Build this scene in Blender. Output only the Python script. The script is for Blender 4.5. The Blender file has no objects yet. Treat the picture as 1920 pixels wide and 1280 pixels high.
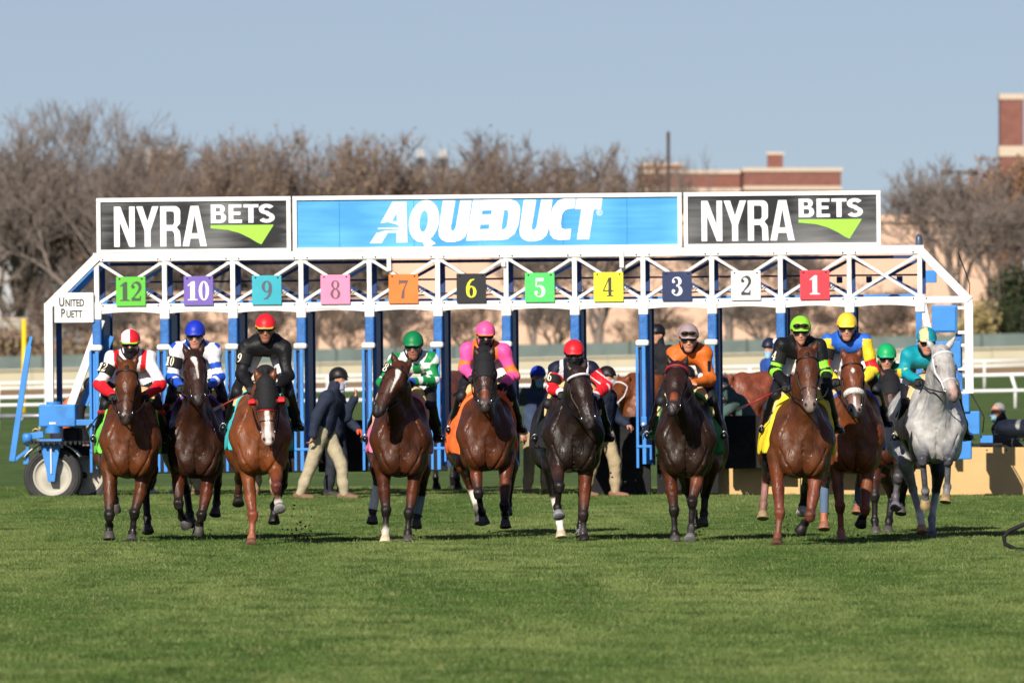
import bpy, bmesh, math, random
import numpy as np
from mathutils import Vector, Matrix

scene = bpy.context.scene
F = 21333.0          # focal length in photograph pixels (400 mm lens, 36 mm sensor, 1920 px)
CAMH = 2.1

# ------------------------------------------------------------------ camera
cam_data = bpy.data.cameras.new('camera')
cam = bpy.data.objects.new('camera', cam_data)
scene.collection.objects.link(cam)
cam.location = (0, 0, CAMH)
cam.rotation_euler = (math.radians(90), 0, 0)
cam_data.lens = 400
cam_data.sensor_width = 36
cam_data.clip_start = 1
cam_data.clip_end = 6000
cam_data.dof.use_dof = True
cam_data.dof.focus_distance = 121
cam_data.dof.aperture_fstop = 7.1
scene.camera = cam

# ------------------------------------------------------------------ sky and sun
SUN_EL = math.radians(28)
SUN_AZ = math.radians(20)      # left of straight behind the camera
sun_dir = Vector((-math.sin(SUN_AZ) * math.cos(SUN_EL), -math.cos(SUN_AZ) * math.cos(SUN_EL), math.sin(SUN_EL)))
world = bpy.data.worlds.new('World')
scene.world = world
world.use_nodes = True
wn, wl = world.node_tree.nodes, world.node_tree.links
wn.clear()
w_out = wn.new('ShaderNodeOutputWorld')
w_bg = wn.new('ShaderNodeBackground')
w_sky = wn.new('ShaderNodeTexSky')
w_sky.sky_type = 'NISHITA'
w_sky.sun_disc = False
w_sky.sun_elevation = SUN_EL
w_sky.sun_rotation = math.pi + SUN_AZ
w_sky.air_density = 1.0
w_sky.dust_density = 0.35
w_sky.ozone_density = 2.0
w_bg.inputs['Strength'].default_value = 0.056
w_tc = wn.new('ShaderNodeTexCoord')
w_map = wn.new('ShaderNodeVectorMath'); w_map.operation = 'ADD'
w_map.inputs[1].default_value = (0, 0, 0.085)
w_nrm = wn.new('ShaderNodeVectorMath'); w_nrm.operation = 'NORMALIZE'
wl.new(w_tc.outputs['Generated'], w_map.inputs[0])
wl.new(w_map.outputs[0], w_nrm.inputs[0])
wl.new(w_nrm.outputs[0], w_sky.inputs['Vector'])
w_hs = wn.new('ShaderNodeHueSaturation')
w_hs.inputs['Hue'].default_value = 0.53
w_hs.inputs['Saturation'].default_value = 0.92
wl.new(w_sky.outputs[0], w_hs.inputs['Color'])
wl.new(w_hs.outputs[0], w_bg.inputs['Color'])
wl.new(w_bg.outputs[0], w_out.inputs['Surface'])

sun_data = bpy.data.lights.new('sun', 'SUN')
sun_data.energy = 4.2
sun_data.angle = math.radians(0.53)
sun_data.color = (1.0, 0.93, 0.82)
sun = bpy.data.objects.new('sun', sun_data)
scene.collection.objects.link(sun)
sun.rotation_euler = (-sun_dir).to_track_quat('-Z', 'Y').to_euler()
sun.location = sun_dir * 50

scene.view_settings.view_transform = 'Standard'
scene.view_settings.look = 'None'
scene.view_settings.exposure = 0.5
scene.view_settings.gamma = 1.0
scene.view_settings.use_curve_mapping = False
scene.render.engine = 'CYCLES'
scene.cycles.use_denoising = True
scene.cycles.max_bounces = 5
scene.cycles.diffuse_bounces = 2
scene.cycles.glossy_bounces = 2
scene.cycles.transparent_max_bounces = 8

# ------------------------------------------------------------------ helpers
def C(r, g=None, b=None):
    if g is None:
        r, g, b = r
    def f(v):
        v = v / 255.0
        return v / 12.92 if v <= 0.04045 else ((v + 0.055) / 1.055) ** 2.4
    return (f(r), f(g), f(b))

MATS = {}
def mat(name, col, rough=0.6, spec=0.4, var=0.12, scale=8.0, bump=0.0, bscale=40.0, metal=0.0, coat=0.0, dirt=None, dirt_amt=0.0, attr=False, sheen=0.0):
    if name in MATS:
        return MATS[name]
    m = bpy.data.materials.new(name)
    m.use_nodes = True
    n, l = m.node_tree.nodes, m.node_tree.links
    b = n['Principled BSDF']
    b.inputs['Roughness'].default_value = rough
    b.inputs['Specular IOR Level'].default_value = spec
    b.inputs['Metallic'].default_value = metal
    b.inputs['Coat Weight'].default_value = coat
    b.inputs['Sheen Weight'].default_value = sheen
    tc = n.new('ShaderNodeTexCoord')
    ns = n.new('ShaderNodeTexNoise')
    ns.inputs['Scale'].default_value = scale
    ns.inputs['Detail'].default_value = 4
    l.new(tc.outputs['Object'], ns.inputs['Vector'])
    mr = n.new('ShaderNodeMapRange')
    mr.inputs['From Min'].default_value = 0.3
    mr.inputs['From Max'].default_value = 0.7
    mr.inputs['To Min'].default_value = 1 - var
    mr.inputs['To Max'].default_value = 1 + var
    l.new(ns.outputs['Fac'], mr.inputs['Value'])
    mul = n.new('ShaderNodeVectorMath'); mul.operation = 'SCALE'
    if attr:
        at = n.new('ShaderNodeAttribute'); at.attribute_name = 'Col'
        l.new(at.outputs['Color'], mul.inputs[0])
    else:
        mul.inputs[0].default_value = col[:3]
    l.new(mr.outputs[0], mul.inputs['Scale'])
    src = mul.outputs[0]
    if dirt is not None:
        n2 = n.new('ShaderNodeTexNoise')
        n2.inputs['Scale'].default_value = scale * 0.6
        n2.inputs['Detail'].default_value = 8
        n2.inputs['Roughness'].default_value = 0.7
        l.new(tc.outputs['Object'], n2.inputs['Vector'])
        r2 = n.new('ShaderNodeMapRange')
        r2.inputs['From Min'].default_value = 0.52
        r2.inputs['From Max'].default_value = 0.72
        r2.inputs['To Max'].default_value = dirt_amt
        l.new(n2.outputs['Fac'], r2.inputs['Value'])
        mx = n.new('ShaderNodeMix'); mx.data_type = 'RGBA'
        mx.inputs['B'].default_value = (*dirt[:3], 1)
        l.new(r2.outputs[0], mx.inputs['Factor'])
        l.new(src, mx.inputs['A'])
        src = mx.outputs['Result']
    l.new(src, b.inputs['Base Color'])
    if bump > 0:
        n3 = n.new('ShaderNodeTexNoise')
        n3.inputs['Scale'].default_value = bscale
        n3.inputs['Detail'].default_value = 3
        l.new(tc.outputs['Object'], n3.inputs['Vector'])
        bp = n.new('ShaderNodeBump')
        bp.inputs['Strength'].default_value = bump
        bp.inputs['Distance'].default_value = 0.02
        l.new(n3.outputs['Fac'], bp.inputs['Height'])
        l.new(bp.outputs[0], b.inputs['Normal'])
    MATS[name] = m
    return m

def link(o, parent=None):
    scene.collection.objects.link(o)
    if parent is not None:
        o.parent = parent
    return o

def empty(name, loc=(0, 0, 0), label=None, cat=None, group=None, rz=0.0):
    o = bpy.data.objects.new(name, None)
    o.empty_display_size = 0.2
    scene.collection.objects.link(o)
    o.location = loc
    o.rotation_euler = (0, 0, rz)
    tag(o, label, cat, group)
    return o

def tag(o, label=None, cat=None, group=None, kind=None):
    if label: o['label'] = label
    if cat: o['category'] = cat
    if group: o['group'] = group
    if kind: o['kind'] = kind
    return o

def mesh_np(name, V, Fq, smooth=True, col=None):
    V = np.asarray(V, np.float32); Fq = np.asarray(Fq, np.int32)
    me = bpy.data.meshes.new(name)
    nv, nf, k = len(V), len(Fq), Fq.shape[1]
    me.vertices.add(nv); me.vertices.foreach_set('co', V.ravel())
    me.loops.add(nf * k); me.loops.foreach_set('vertex_index', Fq.ravel())
    me.polygons.add(nf)
    me.polygons.foreach_set('loop_start', np.arange(0, nf * k, k, dtype=np.int32))
    me.polygons.foreach_set('use_smooth', np.full(nf, smooth, dtype=bool))
    me.update(calc_edges=True)
    if col is not None:
        at = me.attributes.new('Col', 'FLOAT_COLOR', 'POINT')
        c4 = np.ones((nv, 4), np.float32); c4[:, :3] = col
        at.data.foreach_set('color', c4.ravel())
    return me

def obj_me(name, me, m, parent=None, loc=(0, 0, 0)):
    o = bpy.data.objects.new(name, me)
    if m is not None:
        if len(me.materials) == 0:
            me.materials.append(m)
    link(o, parent)
    o.location = loc
    return o

class MB:
    """collects verts/faces of one mesh"""
    def __init__(s): s.v = []; s.f = []
    def add(s, vs, fs):
        n = len(s.v)
        s.v += [tuple(p) for p in vs]
        s.f += [tuple(i + n for i in f) for f in fs]
        return s
    def box(s, lo, hi):
        x0, y0, z0 = lo; x1, y1, z1 = hi
        vs = [(x0, y0, z0), (x1, y0, z0), (x1, y1, z0), (x0, y1, z0), (x0, y0, z1), (x1, y0, z1), (x1, y1, z1), (x0, y1, z1)]
        return s.add(vs, [(0, 3, 2, 1), (4, 5, 6, 7), (0, 1, 5, 4), (1, 2, 6, 5), (2, 3, 7, 6), (3, 0, 4, 7)])
    def cbox(s, c, size):
        return s.box([c[i] - size[i] / 2 for i in range(3)], [c[i] + size[i] / 2 for i in range(3)])
    def bar(s, a, b, w, d, up=(0, 1, 0)):
        """rectangular bar from a to b; w across, d along 'up'"""
        a = Vector(a); b = Vector(b); t = (b - a).normalized(); up = Vector(up)
        r = t.cross(up).normalized(); u = r.cross(t).normalized()
        vs = []
        for p in (a, b):
            for sx, sy in ((-1, -1), (1, -1), (1, 1), (-1, 1)):
                vs.append(p + r * (sx * w / 2) + u * (sy * d / 2))
        return s.add(vs, [(3, 2, 1, 0), (4, 5, 6, 7), (0, 1, 5, 4), (1, 2, 6, 5), (2, 3, 7, 6), (3, 0, 4, 7)])
    def tube(s, pts, r, n=8, cap=True):
        pts = [Vector(p) for p in pts]
        rs = r if isinstance(r, (list, tuple)) else [r] * len(pts)
        base = len(s.v); vs = []; prev = None
        for i, p in enumerate(pts):
            t = (pts[min(i + 1, len(pts) - 1)] - pts[max(i - 1, 0)]).normalized()
            ref = prev if prev is not None else (Vector((0, 0, 1)) if abs(t.z) < 0.9 else Vector((1, 0, 0)))
            x = (ref - t * ref.dot(t))
            if x.length < 1e-5: x = t.orthogonal()
            x.normalize(); y = t.cross(x); prev = x
            for k in range(n):
                a = 2 * math.pi * k / n
                vs.append(p + (x * math.cos(a) + y * math.sin(a)) * rs[i])
        fs = []
        for i in range(len(pts) - 1):
            for k in range(n):
                k2 = (k + 1) % n
                fs.append((i * n + k, i * n + k2, (i + 1) * n + k2, (i + 1) * n + k))
        if cap:
            fs.append(tuple(range(n - 1, -1, -1))); m0 = (len(pts) - 1) * n
            fs.append(tuple(range(m0, m0 + n)))
        return s.add(vs, fs)
    def lathe(s, prof, axis_o, axis, n=32):
        """prof: (radius, height along axis)"""
        o = Vector(axis_o); t = Vector(axis).normalized(); x = t.orthogonal().normalized(); y = t.cross(x)
        vs = []
        for r, h in prof:
            for k in range(n):
                a = 2 * math.pi * k / n
                vs.append(o + t * h + (x * math.cos(a) + y * math.sin(a)) * max(r, 1e-4))
        fs = []
        for i in range(len(prof) - 1):
            for k in range(n):
                k2 = (k + 1) % n
                fs.append((i * n + k, i * n + k2, (i + 1) * n + k2, (i + 1) * n + k))
        return s.add(vs, fs)
    def build(s, name, m, parent=None, smooth=False, bevel=0.0, loc=(0, 0, 0)):
        me = bpy.data.meshes.new(name)
        me.from_pydata(s.v, [], s.f)
        if smooth:
            me.polygons.foreach_set('use_smooth', np.full(len(me.polygons), True))
        me.update()
        o = obj_me(name, me, m, parent, loc)
        if bevel > 0:
            b = o.modifiers.new('bevel', 'BEVEL'); b.width = bevel; b.segments = 2; b.limit_method = 'ANGLE'
        return o

# ------------------------------------------------------------------ implicit surfaces (smooth union, surface nets)
class Cone:
    def __init__(s, a, b, ra, rb, k=0.05, ca=None, cb=None, sx=1.0, tag=None):
        s.a = np.array(a, np.float32); s.b = np.array(b, np.float32); s.ra = ra; s.rb = rb; s.k = k
        s.ca = ca; s.cb = cb if cb is not None else ca; s.sx = sx; s.tag = tag
    def bounds(s):
        r = max(s.ra, s.rb)
        return np.minimum(s.a, s.b) - r, np.maximum(s.a, s.b) + r
    def t(s, x, y, z):
        d = s.b - s.a; L = float(d @ d) + 1e-9
        return np.clip(((x - s.a[0]) * d[0] + (y - s.a[1]) * d[1] + (z - s.a[2]) * d[2]) / L, 0, 1)
    def d(s, x, y, z):
        d = s.b - s.a; t = s.t(x, y, z)
        qx = (x - s.a[0] - t * d[0]); qy = y - s.a[1] - t * d[1]; qz = z - s.a[2] - t * d[2]
        if s.sx != 1.0: qx = qx / s.sx
        v = np.sqrt(qx * qx + qy * qy + qz * qz) - (s.ra + (s.rb - s.ra) * t)
        return v * (s.sx if s.sx < 1 else 1.0) if s.sx != 1.0 else v
    def grown(s, g, k=None):
        return Cone(s.a, s.b, s.ra + g, s.rb + g, s.k if k is None else k, s.ca, s.cb, s.sx, s.tag)

class Ell:
    def __init__(s, c, r, k=0.05, ca=None, basis=None, tag=None):
        s.c = np.array(c, np.float32); s.r = np.array(r, np.float32); s.k = k; s.ca = ca; s.cb = ca; s.tag = tag
        s.B = None if basis is None else np.array(basis, np.float32)   # rows are the axes
    def bounds(s):
        r = float(s.r.max()) if s.B is not None else s.r
        return s.c - r, s.c + r
    def t(s, x, y, z): return np.zeros_like(x)
    def d(s, x, y, z):
        px, py, pz = x - s.c[0], y - s.c[1], z - s.c[2]
        if s.B is not None:
            B = s.B
            px, py, pz = (px * B[0, 0] + py * B[0, 1] + pz * B[0, 2], px * B[1, 0] + py * B[1, 1] + pz * B[1, 2], px * B[2, 0] + py * B[2, 1] + pz * B[2, 2])
        a, b, c = px / s.r[0], py / s.r[1], pz / s.r[2]
        k0 = np.sqrt(a * a + b * b + c * c)
        a, b, c = a / s.r[0], b / s.r[1], c / s.r[2]
        k1 = np.sqrt(a * a + b * b + c * c) + 1e-6
        return k0 * (k0 - 1.0) / k1
    def grown(s, g, k=None):
        return Ell(s.c, s.r + g, s.k if k is None else k, s.ca, s.B, s.tag)

def surface_nets(D, lo, h):
    S = D < 0
    c = [S[i:S.shape[0] - 1 + i, j:S.shape[1] - 1 + j, k:S.shape[2] - 1 + k] for i in (0, 1) for j in (0, 1) for k in (0, 1)]
    cnt = np.zeros(c[0].shape, np.int8)
    for q in c: cnt += q
    act = (cnt > 0) & (cnt < 8)
    idx = np.argwhere(act)
    N = len(idx)
    imap = np.full(act.shape, -1, np.int32)
    imap[act] = np.arange(N, dtype=np.int32)
    offs = np.array([(i, j, k) for i in (0, 1) for j in (0, 1) for k in (0, 1)])
    vals = np.stack([D[idx[:, 0] + o[0], idx[:, 1] + o[1], idx[:, 2] + o[2]] for o in offs], 1)
    P = np.zeros((N, 3), np.float32); n = np.zeros((N, 1), np.float32)
    for e0 in range(8):
        for bit in (1, 2, 4):
            if e0 & bit: continue
            e1 = e0 | bit
            m = (vals[:, e0] < 0) != (vals[:, e1] < 0)
            t = (vals[m, e0] / (vals[m, e0] - vals[m, e1]))[:, None]
            P[m] += offs[e0] + (offs[e1] - offs[e0]) * t
            n[m] += 1
    V = (idx + P / np.maximum(n, 1)) * h + lo
    quads = []
    for ax in range(3):
        a = [slice(None)] * 3; b = [slice(None)] * 3
        a[ax] = slice(0, -1); b[ax] = slice(1, None)
        A = S[tuple(a)]; B = S[tuple(b)]
        ch = np.argwhere(A != B)
        u, v = (ax + 1) % 3, (ax + 2) % 3
        ok = (ch[:, u] > 0) & (ch[:, v] > 0) & (ch[:, u] < D.shape[u] - 1) & (ch[:, v] < D.shape[v] - 1)
        ch = ch[ok]
        q = []
        for du, dv in ((-1, -1), (0, -1), (0, 0), (-1, 0)):
            cc = ch.copy(); cc[:, u] += du; cc[:, v] += dv
            q.append(imap[cc[:, 0], cc[:, 1], cc[:, 2]])
        q = np.stack(q, 1)
        flip = ~A[ch[:, 0], ch[:, 1], ch[:, 2]]
        q[flip] = q[flip][:, ::-1]
        quads.append(q)
    Q = np.concatenate(quads)
    return V.astype(np.float32), Q[(Q >= 0).all(1)]

def field(prims, h, clip=None, wr=0.0, cuts=None, post=None):
    lo = np.min([p.bounds()[0] for p in prims], 0) - 3 * h
    hi = np.max([p.bounds()[1] for p in prims], 0) + 3 * h
    n = np.ceil((hi - lo) / h).astype(int) + 1
    ax = [(lo[i] + np.arange(n[i]) * h).astype(np.float32) for i in range(3)]
    D = np.full(n, 0.5, np.float32)
    for p in prims:
        a, b = p.bounds(); m = p.k + 2.5 * h
        i0 = np.clip(((a - m - lo) / h).astype(int), 0, n - 1); i1 = np.clip(np.ceil((b + m - lo) / h).astype(int) + 1, 1, n)
        sl = tuple(slice(i0[i], i1[i]) for i in range(3))
        d = p.d(ax[0][sl[0], None, None], ax[1][None, sl[1], None], ax[2][None, None, sl[2]])
        A = D[sl]
        if p.k > 0:
            w = np.maximum(p.k - np.abs(A - d), 0) / p.k
            D[sl] = np.minimum(A, d) - w * w * p.k * 0.25
        else:
            D[sl] = np.minimum(A, d)
    if cuts:
        for path, rad, k in cuts:      # creases pressed into the front of the surface along (x, z) paths
            pp = []
            for i in range(len(path) - 1):
                for q in range(6):
                    f_ = q / 6; pp.append((path[i][0] * (1 - f_) + path[i + 1][0] * f_, path[i][1] * (1 - f_) + path[i + 1][1] * f_))
            pp.append(path[-1]); pts = []
            for (x_, z_) in pp:
                ix, iz = int(round((x_ - lo[0]) / h)), int(round((z_ - lo[2]) / h))
                if not (0 <= ix < n[0] and 0 <= iz < n[2]): continue
                hit = np.nonzero(D[ix, :, iz] < 0)[0]
                if len(hit): pts.append(np.array((x_, ax[1][hit[0]], z_)))
            for a_, b_ in zip(pts[:-1], pts[1:]):
                c_ = Cone(a_, b_, rad, rad); a, b = c_.bounds(); m = k + 2.5 * h
                i0 = np.clip(((a - m - lo) / h).astype(int), 0, n - 1); i1 = np.clip(np.ceil((b + m - lo) / h).astype(int) + 1, 1, n)
                sl = tuple(slice(i0[i], i1[i]) for i in range(3))
                d = -c_.d(ax[0][sl[0], None, None], ax[1][None, sl[1], None], ax[2][None, None, sl[2]])
                A = D[sl]; w = np.maximum(k - np.abs(A - d), 0) / k
                D[sl] = np.maximum(A, d) + w * w * k * .25 * 0.6
    if wr > 0:
        X, Y, Z = ax[0][:, None, None], ax[1][None, :, None], ax[2][None, None, :]
        q = np.sin(X * 24 + 2.2 * np.sin(Z * 11 + Y * 7)) + np.sin(Z * 34 + 2.5 * np.sin(X * 13 - Y * 9)) + .5 * np.sin(Y * 47 + Z * 25 + 2 * np.sin(X * 21))
        D = D + (wr * q).astype(np.float32)
    if post is not None:
        D = post(D, ax[0][:, None, None], ax[1][None, :, None], ax[2][None, None, :]).astype(np.float32)
    if clip is not None:
        D = np.maximum(D, clip(ax[0][:, None, None], ax[1][None, :, None], ax[2][None, None, :]).astype(np.float32))
    return D, lo, h

def blend_col(prims, V, tau=0.012):
    x, y, z = V[:, 0], V[:, 1], V[:, 2]
    ds = [p.d(x, y, z) for p in prims]
    dm = np.min(ds, 0)
    W = np.zeros(len(V)); Cc = np.zeros((len(V), 3))
    for p, d in zip(prims, ds):
        w = np.exp(-np.minimum((d - dm) / tau, 40))
        t = p.t(x, y, z)[:, None]
        Cc += w[:, None] * (np.array(p.ca) * (1 - t) + np.array(p.cb) * t)
        W += w
    return Cc / W[:, None]

def nearest(prims, V):
    x, y, z = V[:, 0], V[:, 1], V[:, 2]
    ds = np.array([p.d(x, y, z) for p in prims])
    i = ds.argmin(0)
    ts = np.array([p.t(x, y, z) for p in prims])
    return i, ts[i, np.arange(len(V))]

def sdf_obj(name, prims, h, m, parent, clip=None, colf=None, wr=0.0, cuts=None, post=None):
    D, lo, h = field(prims, h, clip, wr, cuts, post)
    V, Q = surface_nets(D, lo, h)
    if len(Q) == 0: return None
    col = None
    if colf == 'blend': col = blend_col(prims, V)
    elif colf is not None: col = colf(V)
    return obj_me(name, mesh_np(name, V, Q, True, col), m, parent)
# ------------------------------------------------------------------ ground
def patch_mat(name, cols, scales, rough=.95, bump=.5):
    m = bpy.data.materials.new(name); m.use_nodes = True
    n, l = m.node_tree.nodes, m.node_tree.links; b = n['Principled BSDF']
    b.inputs['Roughness'].default_value = rough; b.inputs['Specular IOR Level'].default_value = .15
    g = n.new('ShaderNodeNewGeometry')
    prev = None
    for i, (c, s) in enumerate(zip(cols[1:], scales)):
        mp = n.new('ShaderNodeMapping'); mp.inputs['Scale'].default_value = (1, .30, 1); l.new(g.outputs['Position'], mp.inputs[0])
        ns = n.new('ShaderNodeTexNoise'); ns.inputs['Scale'].default_value = s; ns.inputs['Detail'].default_value = 5; l.new(mp.outputs[0], ns.inputs['Vector'])
        mr = n.new('ShaderNodeMapRange'); mr.inputs['From Min'].default_value = .42; mr.inputs['From Max'].default_value = .68; l.new(ns.outputs['Fac'], mr.inputs['Value'])
        mx = n.new('ShaderNodeMix'); mx.data_type = 'RGBA'; mx.inputs['B'].default_value = (*c, 1)
        if prev is None: mx.inputs['A'].default_value = (*cols[0], 1)
        else: l.new(prev, mx.inputs['A'])
        l.new(mr.outputs[0], mx.inputs['Factor']); prev = mx.outputs['Result']
    l.new(prev, b.inputs['Base Color'])
    return m
M_turf = patch_mat('turf', [C(80, 102, 46), C(98, 116, 58), C(68, 90, 40)], [.5, 2.2])
M_dirt = patch_mat('dirt', [C(168, 138, 100), C(150, 122, 88)], [.2])
TILT = .0226
def gz_far(x, y):
    """the far side of the course rises gently to the right"""
    t = min(max((y - 172) / 130.0, 0), 1); t = t * t * (3 - 2 * t)
    return TILT * max(min(x, 60), -60) * t
def sheet(name, m, xs, ys, dz=0.0):
    vs = [(x, y, gz_far(x, y) + dz) for y in ys for x in xs]; nx = len(xs)
    fs = [(j * nx + i, j * nx + i + 1, (j + 1) * nx + i + 1, (j + 1) * nx + i) for j in range(len(ys) - 1) for i in range(nx - 1)]
    return tag(MB().add(vs, fs).build(name, m, smooth=True), kind='structure')
XS = [-900, -200, -60, -30, 0, 30, 60, 200, 900]
sheet('ground', M_turf, XS, [-60, 60, 150, 172] + [172 + 10 * i for i in range(1, 14)] + [330, 420, 540, 700, 1000, 4000])
sheet('dirt_track', M_dirt, XS, [548, 600, 654], .012)
# grass blades: one small tuft instanced over the turf that the lens can resolve
def blade_mat():
    m = bpy.data.materials.new('grass_blade'); m.use_nodes = True
    n, l = m.node_tree.nodes, m.node_tree.links; b = n['Principled BSDF']
    b.inputs['Roughness'].default_value = .55; b.inputs['Specular IOR Level'].default_value = .25
    g = n.new('ShaderNodeNewGeometry')
    oi = n.new('ShaderNodeObjectInfo')
    def noise(s, ys, det=3):
        mp = n.new('ShaderNodeMapping'); mp.inputs['Scale'].default_value = (1, ys, 1); l.new(oi.outputs['Location'], mp.inputs[0])
        ns = n.new('ShaderNodeTexNoise'); ns.inputs['Scale'].default_value = s; ns.inputs['Detail'].default_value = det; l.new(mp.outputs[0], ns.inputs['Vector'])
        return ns.outputs['Fac']
    def mixc(fac, lo, hi, A, B):
        mr = n.new('ShaderNodeMapRange'); mr.inputs['From Min'].default_value = lo; mr.inputs['From Max'].default_value = hi; l.new(fac, mr.inputs['Value'])
        mx = n.new('ShaderNodeMix'); mx.data_type = 'RGBA'
        for q, v in (('A', A), ('B', B)):
            if isinstance(v, tuple): mx.inputs[q].default_value = (*v, 1)
            else: l.new(v, mx.inputs[q])
        l.new(mr.outputs[0], mx.inputs['Factor']); return mx.outputs['Result']
    c1 = mixc(noise(.5, .12), .38, .62, C(76, 104, 44), C(118, 134, 73))
    c2 = mixc(noise(2.6, .25), .45, .68, c1, C(60, 84, 33))
    c3 = mixc(oi.outputs['Random'], .72, 1.0, c2, C(130, 138, 84))
    l.new(c3, b.inputs['Base Color'])
    tr = n.new('ShaderNodeBsdfTranslucent'); l.new(c3, tr.inputs['Color'])
    ms = n.new('ShaderNodeMixShader'); ms.inputs[0].default_value = .12
    l.new(b.outputs[0], ms.inputs[1]); l.new(tr.outputs[0], ms.inputs[2])
    l.new(ms.outputs[0], n['Material Output'].inputs['Surface'])
    return m
M_blade = blade_mat()
def tuft(seed, nb, rad, hmin, hmax):
    r = random.Random(seed); mb = MB()
    for _ in range(nb):
        a = r.uniform(0, 6.283); d = rad * math.sqrt(r.random()); x, y = d * math.cos(a), d * math.sin(a)
        h = r.uniform(hmin, hmax); w = r.uniform(.003, .0055); la = r.uniform(0, 6.283); ln = r.uniform(.1, .65) * h
        fa = r.uniform(0, 3.14); wx, wy = math.cos(fa) * w, math.sin(fa) * w
        mx, my = x + math.cos(la) * ln * .35, y + math.sin(la) * ln * .35
        tx, ty = x + math.cos(la) * ln, y + math.sin(la) * ln
        mb.add([(x - wx, y - wy, -.005), (x + wx, y + wy, -.005), (mx + wx * .8, my + wy * .8, h * .6), (mx - wx * .8, my - wy * .8, h * .6), (tx, ty, h)], [(0, 1, 2, 3), (3, 2, 4)])
    me = bpy.data.meshes.new('tuft'); me.from_pydata(mb.v, [], mb.f); me.materials.append(M_blade)
    return bpy.data.objects.new('tuft_source', me)
tcol = bpy.data.collections.new('tuft_sources')
for i in range(5):
    tcol.objects.link(tuft(i, 46, .13, .018, .046))
def grass_field(name, y0, y1, half0, half1, dens, seed, scl):
    nseg = 8; vs = []; fs = []
    for i in range(nseg + 1):
        y = y0 + (y1 - y0) * i / nseg; hf = half0 + (half1 - half0) * i / nseg
        vs += [(-hf, y, .002), (hf, y, .002)]
    for i in range(nseg): fs.append((2 * i, 2 * i + 1, 2 * i + 3, 2 * i + 2))
    me = bpy.data.meshes.new(name); me.from_pydata(vs, [], fs)
    o = bpy.data.objects.new(name, me); link(o); tag(o, 'short green turf grass blades of the racecourse', 'grass', kind='stuff')
    ng = bpy.data.node_groups.new(name + '_nodes', 'GeometryNodeTree')
    ng.interface.new_socket('Geometry', in_out='INPUT', socket_type='NodeSocketGeometry'); ng.interface.new_socket('Geometry', in_out='OUTPUT', socket_type='NodeSocketGeometry')
    n, l = ng.nodes, ng.links
    gi = n.new('NodeGroupInput'); go = n.new('NodeGroupOutput')
    dp = n.new('GeometryNodeDistributePointsOnFaces'); dp.inputs['Density'].default_value = dens; dp.inputs['Seed'].default_value = seed
    ci = n.new('GeometryNodeCollectionInfo'); ci.inputs['Collection'].default_value = tcol; ci.inputs['Separate Children'].default_value = True; ci.inputs['Reset Children'].default_value = True
    ip = n.new('GeometryNodeInstanceOnPoints'); ip.inputs['Pick Instance'].default_value = True
    rv = n.new('FunctionNodeRandomValue'); rv.data_type = 'FLOAT_VECTOR'; rv.inputs[0].default_value = (0, 0, 0); rv.inputs[1].default_value = (0, 0, 6.283)
    rs = n.new('FunctionNodeRandomValue'); rs.data_type = 'FLOAT'; rs.inputs[2].default_value = .7 * scl; rs.inputs[3].default_value = 1.25 * scl
    l.new(gi.outputs[0], dp.inputs['Mesh']); l.new(dp.outputs['Points'], ip.inputs['Points']); l.new(ci.outputs[0], ip.inputs['Instance'])
    l.new(rv.outputs[0], ip.inputs['Rotation']); l.new(rs.outputs[1], ip.inputs['Scale']); l.new(ip.outputs[0], go.inputs[0])
    md = o.modifiers.new('scatter', 'NODES'); md.node_group = ng
grass_field('turf_grass', 66, 162, 3.6, 8.4, 120, 3, .95)
tcol2 = bpy.data.collections.new('tall_tuft_sources')
for i in range(3):
    tcol2.objects.link(tuft(20 + i, 16, .07, .05, .095))
tcol = tcol2
grass_field('loose_tufts', 66, 160, 3.6, 8.3, 4, 8, .85)
# ------------------------------------------------------------------ lettering as flat cut shapes
def arc(cx, cy, rx, ry, a0, a1, n=14):
    return [(cx + rx * math.cos(math.radians(a0 + (a1 - a0) * i / n)), cy + ry * math.sin(math.radians(a0 + (a1 - a0) * i / n))) for i in range(n + 1)]
def stroke(pts, ws):
    """closed outline of a stroke of changing width"""
    L, R_ = [], []
    n = len(pts)
    for i, p in enumerate(pts):
        a = pts[max(i - 1, 0)]; b = pts[min(i + 1, n - 1)]
        dx, dy = b[0] - a[0], b[1] - a[1]; l = math.hypot(dx, dy) or 1
        w = ws[i] / 2
        L.append((p[0] - dy / l * w, p[1] + dx / l * w)); R_.append((p[0] + dy / l * w, p[1] - dx / l * w))
    return L + R_[::-1]
def ringc(cx, cy, rx, ry, ix, iy):
    return [arc(cx, cy, rx, ry, 0, 360, 26)[:-1], arc(cx, cy, ix, iy, 0, 360, 26)[:-1]]
def _two():
    body = [(.05, .72)] + arc(.27, .72, .215, .25, 180, -20, 14) + [(.40, .50), (.25, .32), (.10, .14)]
    w = [.13] + [.12, .10, .07, .05, .05, .06, .09, .13, .16, .17, .17, .16, .16, .15, .15] + [.12, .08, .05]
    return stroke(body, w)
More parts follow.
